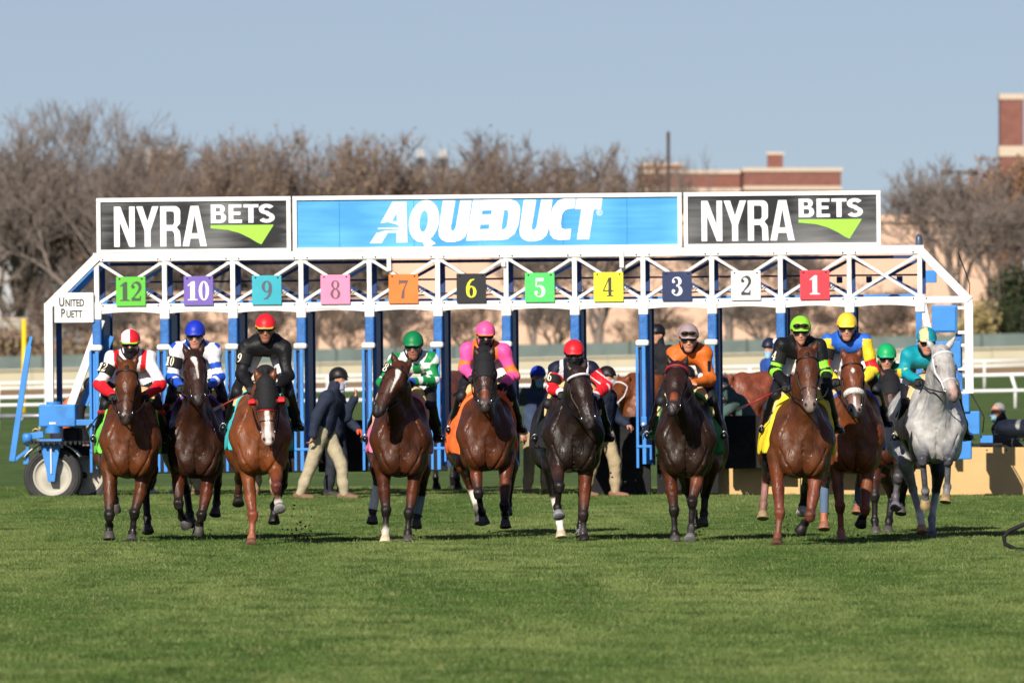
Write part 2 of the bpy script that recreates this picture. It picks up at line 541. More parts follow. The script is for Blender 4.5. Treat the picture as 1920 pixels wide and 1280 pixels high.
GL = {
 '1': (.52, [[[(0, 0), (0, .05), (.14, .07), (.14, .80), (0, .75), (0, .80), (.24, 1), (.38, 1), (.38, .07), (.52, .05), (.52, 0)]]]),
 '2': (.56, [[_two()], [[(.02, 0), (.03, .16), (.12, .20), (.30, .13), (.44, .14), (.48, .26), (.53, .26), (.52, 0)]], [arc(.12, .74, .085, .085, 0, 360, 16)[:-1]]]),
 '3': (.56, [[stroke(arc(.24, .75, .20, .21, 165, -90, 14), [.06, .05, .04, .04, .05, .08, .12, .15, .16, .16, .15, .12, .08, .06, .05])], [stroke(arc(.24, .28, .23, .245, 90, -170, 14), [.05, .06, .09, .13, .16, .18, .18, .17, .14, .10, .07, .05, .04, .05, .06])], [arc(.10, .74, .075, .075, 0, 360, 14)[:-1]], [arc(.09, .25, .085, .085, 0, 360, 14)[:-1]]]),
 '4': (.58, [[[(.36, 1), (.30, 1), (.0, .34), (.0, .26), (.28, .26), (.28, .06), (.18, .05), (.18, 0), (.55, 0), (.55, .05), (.44, .06), (.44, .26), (.56, .26), (.56, .33), (.44, .33), (.44, 1)], [(.28, .33), (.06, .33), (.28, .82)]]]),
 '5': (.56, [[[(.07, 1), (.50, 1), (.47, .83), (.12, .83), (.12, .55), (.06, .55)]], [stroke([(.09, .56)] + arc(.25, .30, .23, .28, 115, -165, 14), [.04] + [.05, .07, .10, .14, .17, .18, .18, .17, .14, .10, .07, .05, .04, .05, .06])], [arc(.09, .24, .085, .085, 0, 360, 14)[:-1]]]),
 '6': (.56, [ringc(.28, .31, .27, .31, .105, .25), [stroke([(.08, .34), (.09, .55), (.15, .76), (.27, .92), (.44, .97)], [.15, .16, .14, .10, .05])]]),
 '7': (.54, [[[(.02, 1), (.06, 1), (.10, .96), (.52, .96), (.52, .92), (.34, .50), (.32, 0), (.14, 0), (.18, .35), (.40, .80), (.12, .80), (.06, .72), (.02, .72)]]]),
 '8': (.56, [ringc(.28, .755, .225, .235, .095, .185), ringc(.28, .275, .265, .275, .115, .215)]),
 '9': (.56, [ringc(.28, .69, .27, .31, .105, .25), [stroke([(.48, .66), (.47, .45), (.41, .24), (.29, .08), (.12, .03)], [.15, .16, .14, .10, .05])]]),
 '0': (.56, [ringc(.28, .5, .27, .51, .10, .46)]),
 'N': (.52, [[[(0, 0), (0, 1), (.16, 1), (.38, .40), (.38, 1), (.52, 1), (.52, 0), (.38, 0), (.14, .63), (.14, 0)]]]),
 'Y': (.56, [[[(.205, 0), (.205, .40), (0, 1), (.16, 1), (.28, .62), (.40, 1), (.56, 1), (.355, .40), (.355, 0)]]]),
 'R': (.51, [[[(0, 0), (0, 1), (.32, 1)] + arc(.36, .86, .14, .14, 80, 0, 5) + arc(.36, .60, .14, .10, 0, -50, 4) + [(.41, .47), (.48, .38), (.50, .28), (.51, 0), (.36, 0), (.35, .32), (.30, .39), (.15, .39), (.15, 0)], [(.15, .53), (.15, .87), (.31, .87), (.35, .83), (.35, .58), (.31, .53)]]]),
 'A': (.60, [[[(0, 0), (.20, 1), (.40, 1), (.60, 0), (.44, 0), (.405, .19), (.195, .19), (.16, 0)], [(.22, .32), (.30, .78), (.38, .32)]]]),
 'B': (.60, [[[(0, 0), (0, 1), (.36, 1)] + arc(.38, .76, .17, .235, 85, -60, 7) + arc(.39, .28, .21, .275, 60, -88, 7) + [(.36, 0)], [(.19, .61), (.19, .83), (.33, .83), (.37, .78), (.37, .66), (.33, .61)], [(.19, .17), (.19, .44), (.36, .44), (.41, .38), (.41, .23), (.36, .17)]]]),
 'E': (.54, [[[(0, 0), (0, 1), (.52, 1), (.52, .83), (.19, .83), (.19, .60), (.48, .60), (.48, .43), (.19, .43), (.19, .17), (.54, .17), (.54, 0)]]]),
 'T': (.56, [[[(.185, 0), (.185, .83), (0, .83), (0, 1), (.56, 1), (.56, .83), (.375, .83), (.375, 0)]]]),
 'S': (.58, [[stroke(arc(.29, .73, .20, .185, 25, 270, 12) + arc(.29, .275, .21, .19, 90, -155, 12)[1:], [.19] * 25)]]),
}
def glyph_obj(name, contours_sets, m, parent, thick=.002):
    """each set = outer contour plus holes; sets lie a hair apart so that no faces coincide"""
    mb = MB()
    for i, cs in enumerate(contours_sets):
        cu = bpy.data.curves.new('g', 'CURVE'); cu.dimensions = '2D'; cu.fill_mode = 'BOTH'; cu.extrude = thick / 2 + i * .0004
        for c in cs:
            sp = cu.splines.new('POLY'); sp.points.add(len(c) - 1)
            for p, q in zip(sp.points, c): p.co = (q[0], q[1], 0, 1)
            sp.use_cyclic_u = True
        o = bpy.data.objects.new('g', cu); scene.collection.objects.link(o)
        dg = bpy.context.evaluated_depsgraph_get(); dg.update()
        me = bpy.data.meshes.new_from_object(o.evaluated_get(dg))
        mb.add([v.co[:] for v in me.vertices], [tuple(p.vertices) for p in me.polygons])
        bpy.data.objects.remove(o); bpy.data.curves.remove(cu); bpy.data.meshes.remove(me)
    return mb.build(name, m, parent)
GLC = {}
def glyph_text(name, txt, height, m, parent, thick=.002, xs=1.0, gap=.08):
    key = (name, txt, height, xs)
    x = 0; sets = []
    tot = sum(GL[c][0] for c in txt) + gap * (len(txt) - 1)
    for c in txt:
        wd, st = GL[c]
        for cs in st:
            sets.append([[((x + p[0] - tot / 2) * height * xs, (p[1] - .5) * height) for p in q] for q in cs])
        x += wd + gap
    return glyph_obj(name, sets, m, parent, thick)
def font_obj(name, txt, size, m, parent, xs=1.0, bold=0.0, extr=.002):
    cu = bpy.data.curves.new('t', 'FONT'); cu.body = txt; cu.size = size; cu.offset = bold; cu.extrude = extr / 2
    cu.align_x = 'CENTER'; cu.align_y = 'CENTER'
    o = bpy.data.objects.new('t', cu); scene.collection.objects.link(o)
    dg = bpy.context.evaluated_depsgraph_get(); dg.update()
    me = bpy.data.meshes.new_from_object(o.evaluated_get(dg))
    me.name = name
    for v in me.vertices: v.co.x *= xs
    bpy.data.objects.remove(o); bpy.data.curves.remove(cu)
    me.materials.clear()
    return obj_me(name, me, m, parent)
# ------------------------------------------------------------------ starting gate
GY = 152.0; GS = F / GY
M_gw = mat('gate_white_paint', C(232, 230, 228), rough=.4, spec=.4, var=.04, scale=3, dirt=C(150, 142, 130), dirt_amt=.5, bump=.08)
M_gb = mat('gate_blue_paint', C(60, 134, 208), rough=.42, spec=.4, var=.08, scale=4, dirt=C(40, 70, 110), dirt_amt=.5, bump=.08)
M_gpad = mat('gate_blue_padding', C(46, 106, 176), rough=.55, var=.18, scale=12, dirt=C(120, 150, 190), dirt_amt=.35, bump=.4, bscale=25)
M_gnavy = mat('gate_navy_paint_and_shade', C(22, 58, 116), rough=.5, var=.15, scale=5, dirt=C(12, 24, 50), dirt_amt=.6)  # navy paint; on the rear truss, shadow over blue steel put into the colour
M_gblack = mat('gate_black_rubber', C(20, 20, 22), rough=.8, var=.3, scale=4, dirt=C(70, 68, 66), dirt_amt=.4, bump=.3)
M_tyre = mat('tyre_rubber', C(58, 58, 58), rough=.9, var=.2, dirt=C(95, 88, 78), dirt_amt=.5, bump=.4, bscale=30)
M_rim = mat('wheel_cream', C(176, 171, 158), rough=.5, var=.05, dirt=C(150, 140, 120), dirt_amt=.4)
M_grease = mat('greasy_steel', C(36, 34, 34), rough=.5, metal=.4)
gate = empty('starting_gate', (0, GY, 0), 'long white and blue starting gate with numbered stalls and sign boards', 'starting gate')
gate.rotation_euler = (0, math.radians(-.53), math.radians(-3.0))
def gx(px): return (px - 960) / GS
def gz(py): return CAMH - (py - 640) / GS
def gbox(name, x0, x1, y0, y1, d0, d1, m, parent=gate, bevel=.006):
    """pixel extents on the gate's front plane, depth in metres"""
    return MB().box((gx(x0), d0, gz(y1)), (gx(x1), d1, gz(y0))).build(name, m, parent, bevel=bevel)
def gbar(name, x0, y0, x1, y1, wpx, d, dep, m, parent=gate, bevel=.005):
    return MB().bar((gx(x0), d, gz(y0)), (gx(x1), d, gz(y1)), wpx / GS, dep).build(name, m, parent, bevel=bevel)
PX = [182, 310, 438.5, 567, 695.5, 824, 952.5, 1081, 1209.5, 1338.5, 1467, 1596, 1728]
gbox('top_beam', 176, 1736, 467, 483, .0, .12, M_gw)
gbox('lower_beam', 176, 1826, 563, 575.5, .0, .12, M_gw)
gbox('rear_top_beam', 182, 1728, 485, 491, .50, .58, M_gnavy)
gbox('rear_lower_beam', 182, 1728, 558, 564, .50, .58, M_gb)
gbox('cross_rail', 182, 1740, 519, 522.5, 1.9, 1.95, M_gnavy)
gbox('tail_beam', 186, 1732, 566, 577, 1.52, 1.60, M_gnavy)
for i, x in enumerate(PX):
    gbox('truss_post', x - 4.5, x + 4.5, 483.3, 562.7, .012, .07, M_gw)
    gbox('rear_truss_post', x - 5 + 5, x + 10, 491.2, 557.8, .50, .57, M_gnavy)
    gbox('post_collar', x - 9, x + 9, 559.5, 592, -.015, .135, M_gw, bevel=.012)
    for yy in (479.5, 566.5):
        for bx in (-12, 12):
            MB().lathe([(0, .010), (.009, .009), (.012, 0)], (gx(x + bx), -.001, gz(yy)), (0, -1, 0), 8).build('bolt', M_grease, gate, smooth=True)
    for s_ in (-1, 1):
        if (i == 0 and s_ < 0): continue
        MB().add([(gx(x + s_ * 4.6), d_, gz(483.4)) for d_ in (.034, .05)] + [(gx(x + s_ * 15), d_, gz(483.4)) for d_ in (.034, .05)] + [(gx(x + s_ * 4.6), d_, gz(492)) for d_ in (.034, .05)], [(0, 2, 4), (1, 5, 3), (0, 1, 3, 2), (2, 3, 5, 4), (4, 5, 1, 0)]).build('gusset', M_gw, gate)
    if i < 12:
        x2 = PX[i + 1]
        gbar('brace', x + 5, 485.5, x2 - 5, 560.5, 5.4, .028, .03, M_gw)
        gbar('brace', x2 - 5, 485.5, x + 5, 560.5, 5.4, .060, .03, M_gw)
        gbar('rear_brace', x + 8, 492, x2, 557, 6, .52, .03, M_gnavy)  # dark navy stands in for the shadow on the rear diagonals
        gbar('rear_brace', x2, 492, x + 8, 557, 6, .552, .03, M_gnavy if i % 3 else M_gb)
        n = 9; top = []; bot = []
        mb = MB(); xa, xb = x + 9.5, x2 - 9.5
        vs = []
        for k in range(n + 1):
            f_ = k / n; zc = gz(581 - 3.2 * math.sin(math.pi * f_))
            for dy in (.01, .05):
                vs += [(gx(xa + (xb - xa) * f_), dy, gz(575.8)), (gx(xa + (xb - xa) * f_), dy, zc)]
        fs = []
        for k in range(n):
            b0 = k * 4
            fs += [(b0, b0 + 1, b0 + 5, b0 + 4), (b0 + 2, b0 + 6, b0 + 7, b0 + 3), (b0 + 1, b0 + 3, b0 + 7, b0 + 5), (b0, b0 + 4, b0 + 6, b0 + 2)]
        mb.add(vs, fs).build('stall_header', M_gw, gate)
    # padded front post, cap and door rails
    if i == 12:
        gbox('front_post', x - 8, x + 3, 592, 760, 0, .12, M_gb)
        continue
    gbox('front_post', x - 8.5, x + 8.5, 592, 640, -.02, .14, M_gpad, bevel=.02)
    gbox('post_cap', x - 15, x + 10.5, 639, 650.5, -.07, .16, M_gw, bevel=.03)
    gbox('door_rail', x - 15, x - 10, 651, 879, -.03, .02, M_gb)
    gbox('door_rail', x - 3.5, x + 3.5, 651, 879 if i % 2 else 872, -.04, .02, M_gb)
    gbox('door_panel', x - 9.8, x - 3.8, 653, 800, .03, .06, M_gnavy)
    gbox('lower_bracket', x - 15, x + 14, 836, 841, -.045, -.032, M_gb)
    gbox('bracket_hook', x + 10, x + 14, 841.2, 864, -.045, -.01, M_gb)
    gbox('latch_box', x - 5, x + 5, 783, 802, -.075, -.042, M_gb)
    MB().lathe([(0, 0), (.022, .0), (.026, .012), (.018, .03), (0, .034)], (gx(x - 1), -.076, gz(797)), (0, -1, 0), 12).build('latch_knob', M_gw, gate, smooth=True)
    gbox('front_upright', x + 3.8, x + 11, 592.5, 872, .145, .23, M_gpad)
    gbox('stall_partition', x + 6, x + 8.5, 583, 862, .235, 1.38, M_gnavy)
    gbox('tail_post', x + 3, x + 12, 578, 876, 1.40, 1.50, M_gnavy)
for i in range(12):
    xa, xb = PX[i] + 14, PX[i + 1] + 2
    if i in (6,): continue
    lo = 884 if i < 7 or i > 8 else 931
    if i >= 7: gbox('tail_door', xa, xb, 784, lo, 1.62, 1.69, M_gblack, bevel=.01)
    else: gbox('tail_door', xa, xb, 786, lo, 1.62, 1.69, M_gblack, bevel=.01)

# number plates
plates = [('12', C(96, 190, 62), C(62, 80, 62)), ('10', C(118, 96, 178), C(240, 238, 245)), ('9', C(58, 170, 186), C(82, 88, 100)), ('8', C(244, 140, 174), C(108, 84, 96)), ('7', C(244, 126, 58), C(104, 84, 80)), ('6', C(44, 44, 46), C(226, 230, 50)), ('5', C(82, 208, 104), C(240, 245, 240)), ('4', C(238, 232, 52), C(62, 60, 52)), ('3', C(46, 56, 92), C(244, 244, 248)), ('2', C(226, 226, 226), C(56, 56, 58)), ('1', C(214, 62, 74), C(248, 240, 240))]
cxs = [247, 374.5, 503, 632, 760, 887.5, 1016, 1145, 1273.5, 1402.5, 1531.5]
rndp = random.Random(4)
for (t, c, tc), x in zip(plates, cxs):
    w_ = 27.7; y0, y1 = 512, 567
    p = gbox('number_plate', x - w_, x + w_, y0, y1, -.035, -.022, mat('plate_' + t, c, rough=.35, var=.06, scale=3, dirt=tuple(min(1, v * 1.3 + .05) for v in c), dirt_amt=.4), bevel=.004)
    p.rotation_euler = (0, 0, 0)
    o = glyph_text('numeral', t, 35.5 / GS, mat('plate_ink_' + t, tc, rough=.5, var=.06), p, .003, gap=.06)
    o.matrix_local = Matrix.Translation((gx(x), -.038, gz(539.5))) @ Matrix.Rotation(math.pi / 2, 4, 'X')
    for bx in (-21, 21):
        MB().lathe([(0, .006), (.010, .005), (.013, 0)], (gx(x + bx), -.036, gz(516)), (0, -1, 0), 10).build('bolt', M_grease, p, smooth=True)
    gbar('plate_catch', x + 28.2, 546, x + 37, 539, 2, -.03, .012, M_grease)
def lay(o, px, py, d=-.03):
    o.matrix_local = Matrix.Translation((gx(px), d, gz(py))) @ Matrix.Rotation(math.pi / 2, 4, 'X')
    return o

# sign boards
def sign_mat(name, base, c2, rough):
    m = mat(name, base, rough=rough, spec=.5, var=.08, scale=1.5)
    n, l = m.node_tree.nodes, m.node_tree.links
    tc = n.new('ShaderNodeTexCoord'); mp = n.new('ShaderNodeMapping'); mp.inputs['Scale'].default_value = (.7, 1, 9)
    ns = n.new('ShaderNodeTexNoise'); ns.inputs['Scale'].default_value = 1.6; ns.inputs['Detail'].default_value = 5
    n2 = n.new('ShaderNodeTexNoise'); n2.inputs['Scale'].default_value = 1.1; n2.inputs['Detail'].default_value = 1
    l.new(tc.outputs['Object'], mp.inputs[0]); l.new(mp.outputs[0], ns.inputs['Vector']); l.new(tc.outputs['Object'], n2.inputs['Vector'])
    ad = n.new('ShaderNodeMath'); ad.operation = 'MULTIPLY_ADD'; ad.inputs[1].default_value = .45; l.new(ns.outputs['Fac'], ad.inputs[0]); l.new(n2.outputs['Fac'], ad.inputs[2])
    mr = n.new('ShaderNodeMapRange'); mr.inputs['From Min'].default_value = .62; mr.inputs['From Max'].default_value = .95; l.new(ad.outputs[0], mr.inputs['Value'])
    mx = n.new('ShaderNodeMix'); mx.data_type = 'RGBA'; mx.inputs['A'].default_value = (*base, 1); mx.inputs['B'].default_value = (*c2, 1)
    l.new(mr.outputs[0], mx.inputs['Factor']); l.new(mx.outputs['Result'], n['Principled BSDF'].inputs['Base Color'])
    return m
M_sblack = sign_mat('sign_black_print', C(34, 34, 36), C(120, 120, 120), .3)
M_sblue = sign_mat('sign_blue_print', C(58, 148, 208), C(96, 182, 226), .4)
M_ink = mat('sign_white_print', C(240, 240, 246), rough=.4, var=.02)
M_lime = mat('sign_lime_print', C(158, 222, 70), rough=.4, var=.03)
def board(x0, x1, m):
    y0, y1 = 364, 467
    b = gbox('sign_board', x0 + 7.5, x1 - 7.5, y0 + 7.5, y1 - .3, .02, .05, m, bevel=0)
    for (a, c, d, e) in ((x0, x1, y0, y0 + 8), (x0, x0 + 8, y0 + 8.1, y1), (x1 - 8, x1, y0 + 8.1, y1)):
        gbox('sign_frame', a, c, d, e, -.01, .07, M_gw, b, bevel=.005)
    gbox('sign_frame', x0 + 8.1, x1 - 8.1, y1 - 6, y1 + .2, -.008, .06, M_gw, b, bevel=.004)
    return b
gap_ = None
def nyra(b, dx):
    for ch, x0, x1 in (('N', 216, 255), ('Y', 258, 300), ('R', 303, 341.5), ('A', 345, 390.5)):
        o = glyph_text('letter', ch, 75.5 / GS, M_ink, b, .003, xs=((x1 - x0) / 75.5) / GL[ch][0])
        lay(o, (x0 + x1) / 2 + dx, 424 - 6, .0185)
    for ch, x0, x1 in (('B', 398.5, 427.5), ('E', 432, 457), ('T', 460, 488), ('S', 489, 518)):
        o = glyph_text('letter', ch, 34.5 / GS, M_ink, b, .003, xs=((x1 - x0) / 34.5) / GL[ch][0])
        lay(o, (x0 + x1) / 2 + dx, 401.5 - 6, .0185)
    pts = [(398, 423), (398, 428.5), (430, 431.5), (453, 438), (472, 447.5), (484, 455), (493, 459.5), (516.5, 423)]
    o = glyph_obj('arrow_mark', [[[((x - 457) / GS, -(y - 440) / GS) for x, y in pts]]], M_lime, b, .003)
    lay(o, 457 + dx, 440 - 6, .0185)
b1 = board(183, 549, M_sblack); nyra(b1, 0)
b2 = board(552.5, 1283.5, M_sblue)
b3 = board(1287, 1656, M_sblack); nyra(b3, 1104)
def cr(pts, dx=0): return [((500 + (x + dx) / 3.764 - 917) / GS, -((160 + y / 3.764) - 415) / GS) for x, y in pts]
Uo = [(1262, 808), (1350, 808), (1316, 998), (1320, 1018), (1335, 1020), (1350, 1000), (1385, 808), (1465, 808), (1434, 1020), (1418, 1062), (1385, 1088), (1340, 1100), (1285, 1099), (1250, 1082), (1232, 1055), (1229, 1020)]
def el2(cx, cy, rx, ry, sh, n=30): return [(cx + rx * math.cos(a) - sh * ry * math.sin(a), cy + ry * math.sin(a)) for a in [2 * math.pi * i / n for i in range(n)]]
AQ = [
 [[(905, 812), (1003, 812), (1008, 1100), (932, 1100), (932, 1030), (870, 1030), (825, 1103), (742, 1103), (790, 1032), (850, 1016), (962, 1010), (962, 1003), (800, 1004), (800, 996), (962, 992), (930, 970), (870, 955), (820, 962)], [(900, 950), (934, 888), (937, 950)]],
 [el2(1127, 951, 106, 149, .12), el2(1125, 951, 30, 76, .10)],
 [[(1112, 1092), (1150, 1062), (1208, 1108), (1137, 1143)]],
 [Uo],
 [[(1475, 806), (1622, 804), (1608, 878), (1540, 880), (1535, 908), (1598, 906), (1590, 978), (1528, 980), (1524, 1012), (1585, 1010), (1570, 1090), (1425, 1092)]],
 [[(1620, 804), (1735, 802), (1782, 818), (1805, 850), (1808, 890), (1795, 980), (1768, 1045), (1715, 1084), (1660, 1090), (1572, 1090)], [(1695, 878), (1672, 1015), (1695, 1013), (1712, 995), (1725, 910), (1722, 885), (1712, 878)]],
 [[(x + 572, y) for x, y in Uo]],
 [[(x + 1882, y) for x, y in [(318, 800), (240, 800), (195, 815), (158, 860), (136, 930), (130, 1000), (136, 1055), (160, 1084), (200, 1093), (275, 1090), (285, 1015), (240, 1018), (216, 1008), (211, 978), (220, 915), (240, 884), (265, 875), (308, 870)]]],
 [[(x + 1882, y) for x, y in [(326, 800), (508, 800), (495, 878), (445, 880), (410, 1090), (325, 1090), (358, 878), (314, 876)]]],
]
for st in AQ:
    o = glyph_obj('letter', [[cr(c) for c in st]], M_ink, b2, .003)
    lay(o, 917, 415 + .5, .0185 - .0006 * (AQ.index(st) % 2))
o = font_obj('registered_mark', '\u00ae', .11, M_ink, b2); lay(o, 1129, 401, .0185)
gbox('panel_seam', 903.5, 905, 372, 461, .0165, .0195, mat('seam_tape', C(120, 190, 225), rough=.3), b2, bevel=0)
for sx_ in (640, 780, 1060, 1180):
    gbox('panel_seam', sx_, sx_ + .8, 372, 461, .0168, .0195, mat('seam_blue', C(36, 120, 190), rough=.3), b2, bevel=0)
MB().tube([(gx(PX[0] + 20), .56, gz(556))] + [(gx(PX[0] + 20 + (PX[11] - PX[0] - 30) * k / 44), .49 + .02 * math.sin(k * 1.7), gz(548 + 5 * math.sin(k * math.pi / 4) ** 2)) for k in range(45)], .010, 6).build('cable', M_grease, gate, smooth=True)
# maker's plate at the left end
pl = gbox('maker_plate', 103, 177, 541, 597, -.06, -.045, M_gw, bevel=.012)
M_dk = mat('dark_ink', C(52, 52, 54), rough=.6)
for txt, big, y in (('U', 1, 559), ('P', 1, 580)):
    pass
def smallcaps(first, rest, x, y, w_):
    a = font_obj('lettering', first, .165, M_dk, pl, xs=.66, bold=.004); lay(a, x, y, -.0625)
    b = font_obj('lettering', rest, .135, M_dk, pl, xs=.66, bold=.004); lay(b, x + w_, y + 1.6, -.0625)
smallcaps('U', 'NITED', 117, 559, 24.5); smallcaps('P', 'UETT', 119, 580, 21.5)

# left end frame
gbar('end_slope', 184, 474, 90, 566, 15.5, .03, .10, M_gw)
gbar('end_slope_rear', 196, 480, 120, 556, 13, .32, .08, M_gb)
gbox('end_leg', 83, 99, 560, 752, -.02, .12, M_gw)
gbox('end_leg_rear', 101, 111, 578, 752, .3, .4, M_gnavy)
gbar('end_strut', 190, 592, 131, 752, 15, .06, .08, M_gw)
gbar('end_strut_rear', 204, 622, 153, 752, 15, .3, .08, M_gb)
gbox('base_box', 72, 141, 750, 792, -.08, .45, M_gb, bevel=.02)
gbox('base_arm', 141.5, 182, 779, 790, -.04, .1, M_gb)
gbox('base_arm_post', 168, 178, 640, 778.5, .02, .1, M_gb)
MB().lathe([(0, .62), (.10, .62), (.10, .46), (.085, .44), (.085, .32), (.11, .30), (.11, .2), (0, .2)], (gx(98), .02, gz(832)), (0, 0, 1), 24).build('turntable', M_gb, gate, smooth=False)
MB().lathe([(0, .025), (.11, .025), (.11, 0), (0, 0)], (gx(98), .02, gz(787)), (0, 0, 1), 24).build('turntable_cap', M_gw, gate)
MB().lathe([(0, .03), (.42, .03), (.42, 0), (0, 0)], (gx(105), .02, gz(823)), (0, 0, 1), 36).build('chain_ring', M_grease, gate)
for k in range(36):
    a = k * math.pi / 18
    MB().cbox((gx(105) + .43 * math.cos(a), .02 + .43 * math.sin(a), gz(824) + .012), (.03, .03, .045)).build('chain_link', M_grease, gate)
def wheel(px, py, dy, fork=True):
    o = Vector((gx(px), dy, gz(py)))
    R0 = 55 / GS
    w = MB().lathe([(.255, -.13), (.28, -.165), (R0 * .86, -.175), (R0 * .96, -.15), (R0, -.10), (R0, .10), (R0 * .96, .15), (R0 * .86, .175), (.28, .165), (.255, .13)], o, (0, 1, 0), 44).build('wheel', M_tyre, gate, smooth=True)
    MB().lathe([(.262, -.145), (.25, -.16), (.235, -.12), (.20, -.10), (.13, -.12), (.08, -.15), (.0, -.15)], o, (0, 1, 0), 36).build('rim', M_rim, w, smooth=True)
    MB().lathe([(.03, -.15), (.045, -.19), (.045, -.24), (0, -.245)], o, (0, 1, 0), 14).build('hub', M_grease, w, smooth=True)
    for rr in (.315, .345):   # sidewall ribs
        MB().tube([o + Vector((rr * math.cos(a), -.176, rr * math.sin(a))) for a in [2 * math.pi * k / 40 for k in range(41)]], .006, 5, cap=False).build('sidewall_rib', M_tyre, w, smooth=True)
    return w
wheel(97, 885, .05)
wheel(150, 884, .62)
# fork over the front wheel
MB().add([(gx(x), d, gz(y)) for d in (-.24, -.19) for x, y in ((76, 823), (115, 823), (106, 872), (103, 895), (90, 895), (87, 872))],
         [(5, 4, 3, 2, 1, 0), (6, 7, 8, 9, 10, 11)] + [(i, (i + 1) % 6, (i + 1) % 6 + 6, i + 6) for i in range(6)]).build('wheel_fork', M_gb, gate, bevel=.006)
gbox('fork_rib', 95.5, 98, 828, 880, -.262, -.241, M_gw)
gbox('fork_bridge', 74, 117, 815, 823, -.24, .35, M_gb)
MB().add([(gx(97) + .45 * math.cos(a), d, gz(885) + .45 * math.sin(a)) for d in (-.16, .22) for a in [math.radians(35 + 11 * k) for k in range(11)]],
         [(k, k + 1, k + 12, k + 11) for k in range(10)]).build('mudguard', M_gw, gate, smooth=True).modifiers.new('t', 'SOLIDIFY').thickness = .012
# towing lever at the far left
gbar('tow_lever', 21, 856, 55, 640, 11, -.1, .05, M_gb)
gbar('tow_lever_tip', 54, 646, 60, 622, 6, -.1, .04, M_gb)
gbar('tow_brace', 24, 856, 52, 834, 6, -.08, .05, M_gb)
gbox('tow_bracket', 47, 53, 818, 858, -.1, -.04, M_gb)
gbox('tow_foot', 42, 57, 856, 862, -.1, 0, M_gb)
gbar('tow_arm', 52, 810, 80, 806, 12, -.02, .1, M_gb)
MB().lathe([(0, 0), (.07, 0), (.07, .1), (.05, .13), (0, .13)], (gx(50), -.05, gz(822)), (0, 0, 1), 18).build('tow_cup', M_gb, gate, smooth=True)
MB().tube([(gx(60), -.05, gz(808)), (gx(60), -.05, gz(798)), (gx(66), -.05, gz(795)), (gx(72), -.05, gz(798)), (gx(71), -.05, gz(808))], .012, 7).build('brass_shackle', mat('brass', C(170, 150, 90), rough=.4, metal=.7), gate, smooth=True)
gbox('engine_cover', 112, 142, 795, 842, .3, .9, M_gblack, bevel=.03)
# right end frame
gbar('end_slope', 1727, 474, 1820, 571, 15.5, .03, .10, M_gw)
gbox('end_leg', 1811, 1827, 575.8, 745, -.02, .12, M_gw)
gbar('end_strut', 1733, 576, 1756, 690, 13, .06, .08, M_gw)
gbox('control_box', 1750, 1797, 580, 631, -.06, .2, M_gb, bevel=.015)
gbox('control_box_door', 1753, 1794, 583, 628, -.075, -.061, M_gb, bevel=.008)
gbox('control_box', 1756, 1804, 647, 697, -.03, .25, M_gb, bevel=.015)
for y in (582, 628, 652, 696, 742):
    gbox('ladder_rung', 1797.5, 1812, y, y + 6, -.01, .05, M_gw)
gbox('control_post', 1794, 1806, 632, 752, .05, .2, M_gpad)
gbox('machinery_box', 1785, 1819, 745, 780, -.15, .3, M_gb, bevel=.015)
gbox('machinery_box', 1795, 1838, 778, 822, -.1, .4, M_gb, bevel=.015)
gbox('machinery_box', 1782, 1822, 822, 868, -.05, .3, M_gb, bevel=.015)
gbox('drive_arm', 1838.5, 1862, 824, 838, 0, .1, M_gb)
gbox('drive_rail', 1800, 1880, 838.5, 843, .02, .08, M_grease)
MB().tube([(gx(1822), -.02, gz(745)), (gx(1836), -.05, gz(770)), (gx(1846), -.05, gz(790)), (gx(1843), -.05, gz(818))], .008, 6).build('cable', M_grease, gate, smooth=True)
MB().lathe([(.0, .15), (.03, .14), (.045, .1), (.05, 0)], (gx(1727), .05, gz(467)), (0, 0, 1), 14).build('post_lamp', mat('lamp_housing', C(70, 80, 100), rough=.3), gate, smooth=True)
MB().tube([(gx(1800), .2, gz(482)), (gx(1814), .2, gz(520)), (gx(1821), .2, gz(540)), (gx(1820), .2, gz(566))], [.01, .008, .006, .006], 6).build('aerial', M_grease, gate, smooth=True)
gbox('lamp_box', 1735, 1756, 513, 536, 1.5, 1.7, M_gb)
for x in (1566, 1586, 1622, 1680):
    gbox('junction_box', x, x + 11, 523, 535, 1.85, 1.97, M_gnavy)
wheel(1872, 880, 2.3)
for x, y0, y1 in ((733, 476, 506), (948, 488, 500), (1170, 472, 504)):
    gbox('hanger_plate', x - 4, x + 4, y0, y1, -.03, -.016, M_gw)
# ------------------------------------------------------------------ background
def bp(px, py, Y):
    return Vector(((px - 960) / F * Y, Y, CAMH - (py - 640) / F * Y))
def bz(px, Y): return gz_far((px - 960) / F * Y, Y)
M_rail = mat('white_rail', C(232, 230, 230), rough=.5, var=.05, scale=2)
def rail_fence(name, label, Y, heights, step, x0, x1, brace=False, r=.05, slope2=0.0):
    root = empty(name, (0, Y, bz(960, Y)), label, 'rail')
    xs = []
    x = x0
    while x <= x1: xs.append(x); x += step
    for j, hgt in enumerate(heights):
        pts = [bp(x, 640, Y) for x in xs]
        pts = [(p.x, 0, gz_far(p.x, Y) + hgt - (slope2 * p.x if j else 0)) for p in pts]
        MB().tube(pts, r if j == 0 else r * .85, 8).build('rail_bar', M_rail, root, smooth=True)
    for x in xs:
        X = bp(x, 640, Y).x; g = gz_far(X, Y)
        MB().tube([(X, .04, g - .05), (X, .04, g + heights[0] * .6), (X - (.12 if brace else 0), .0, g + heights[0])], .05, 7).build('post', M_rail, root, smooth=True)
rail_fence('running_rail', 'far white two bar running rail along the dirt track', 413, [1.0, .80], 88, -90, 2020)
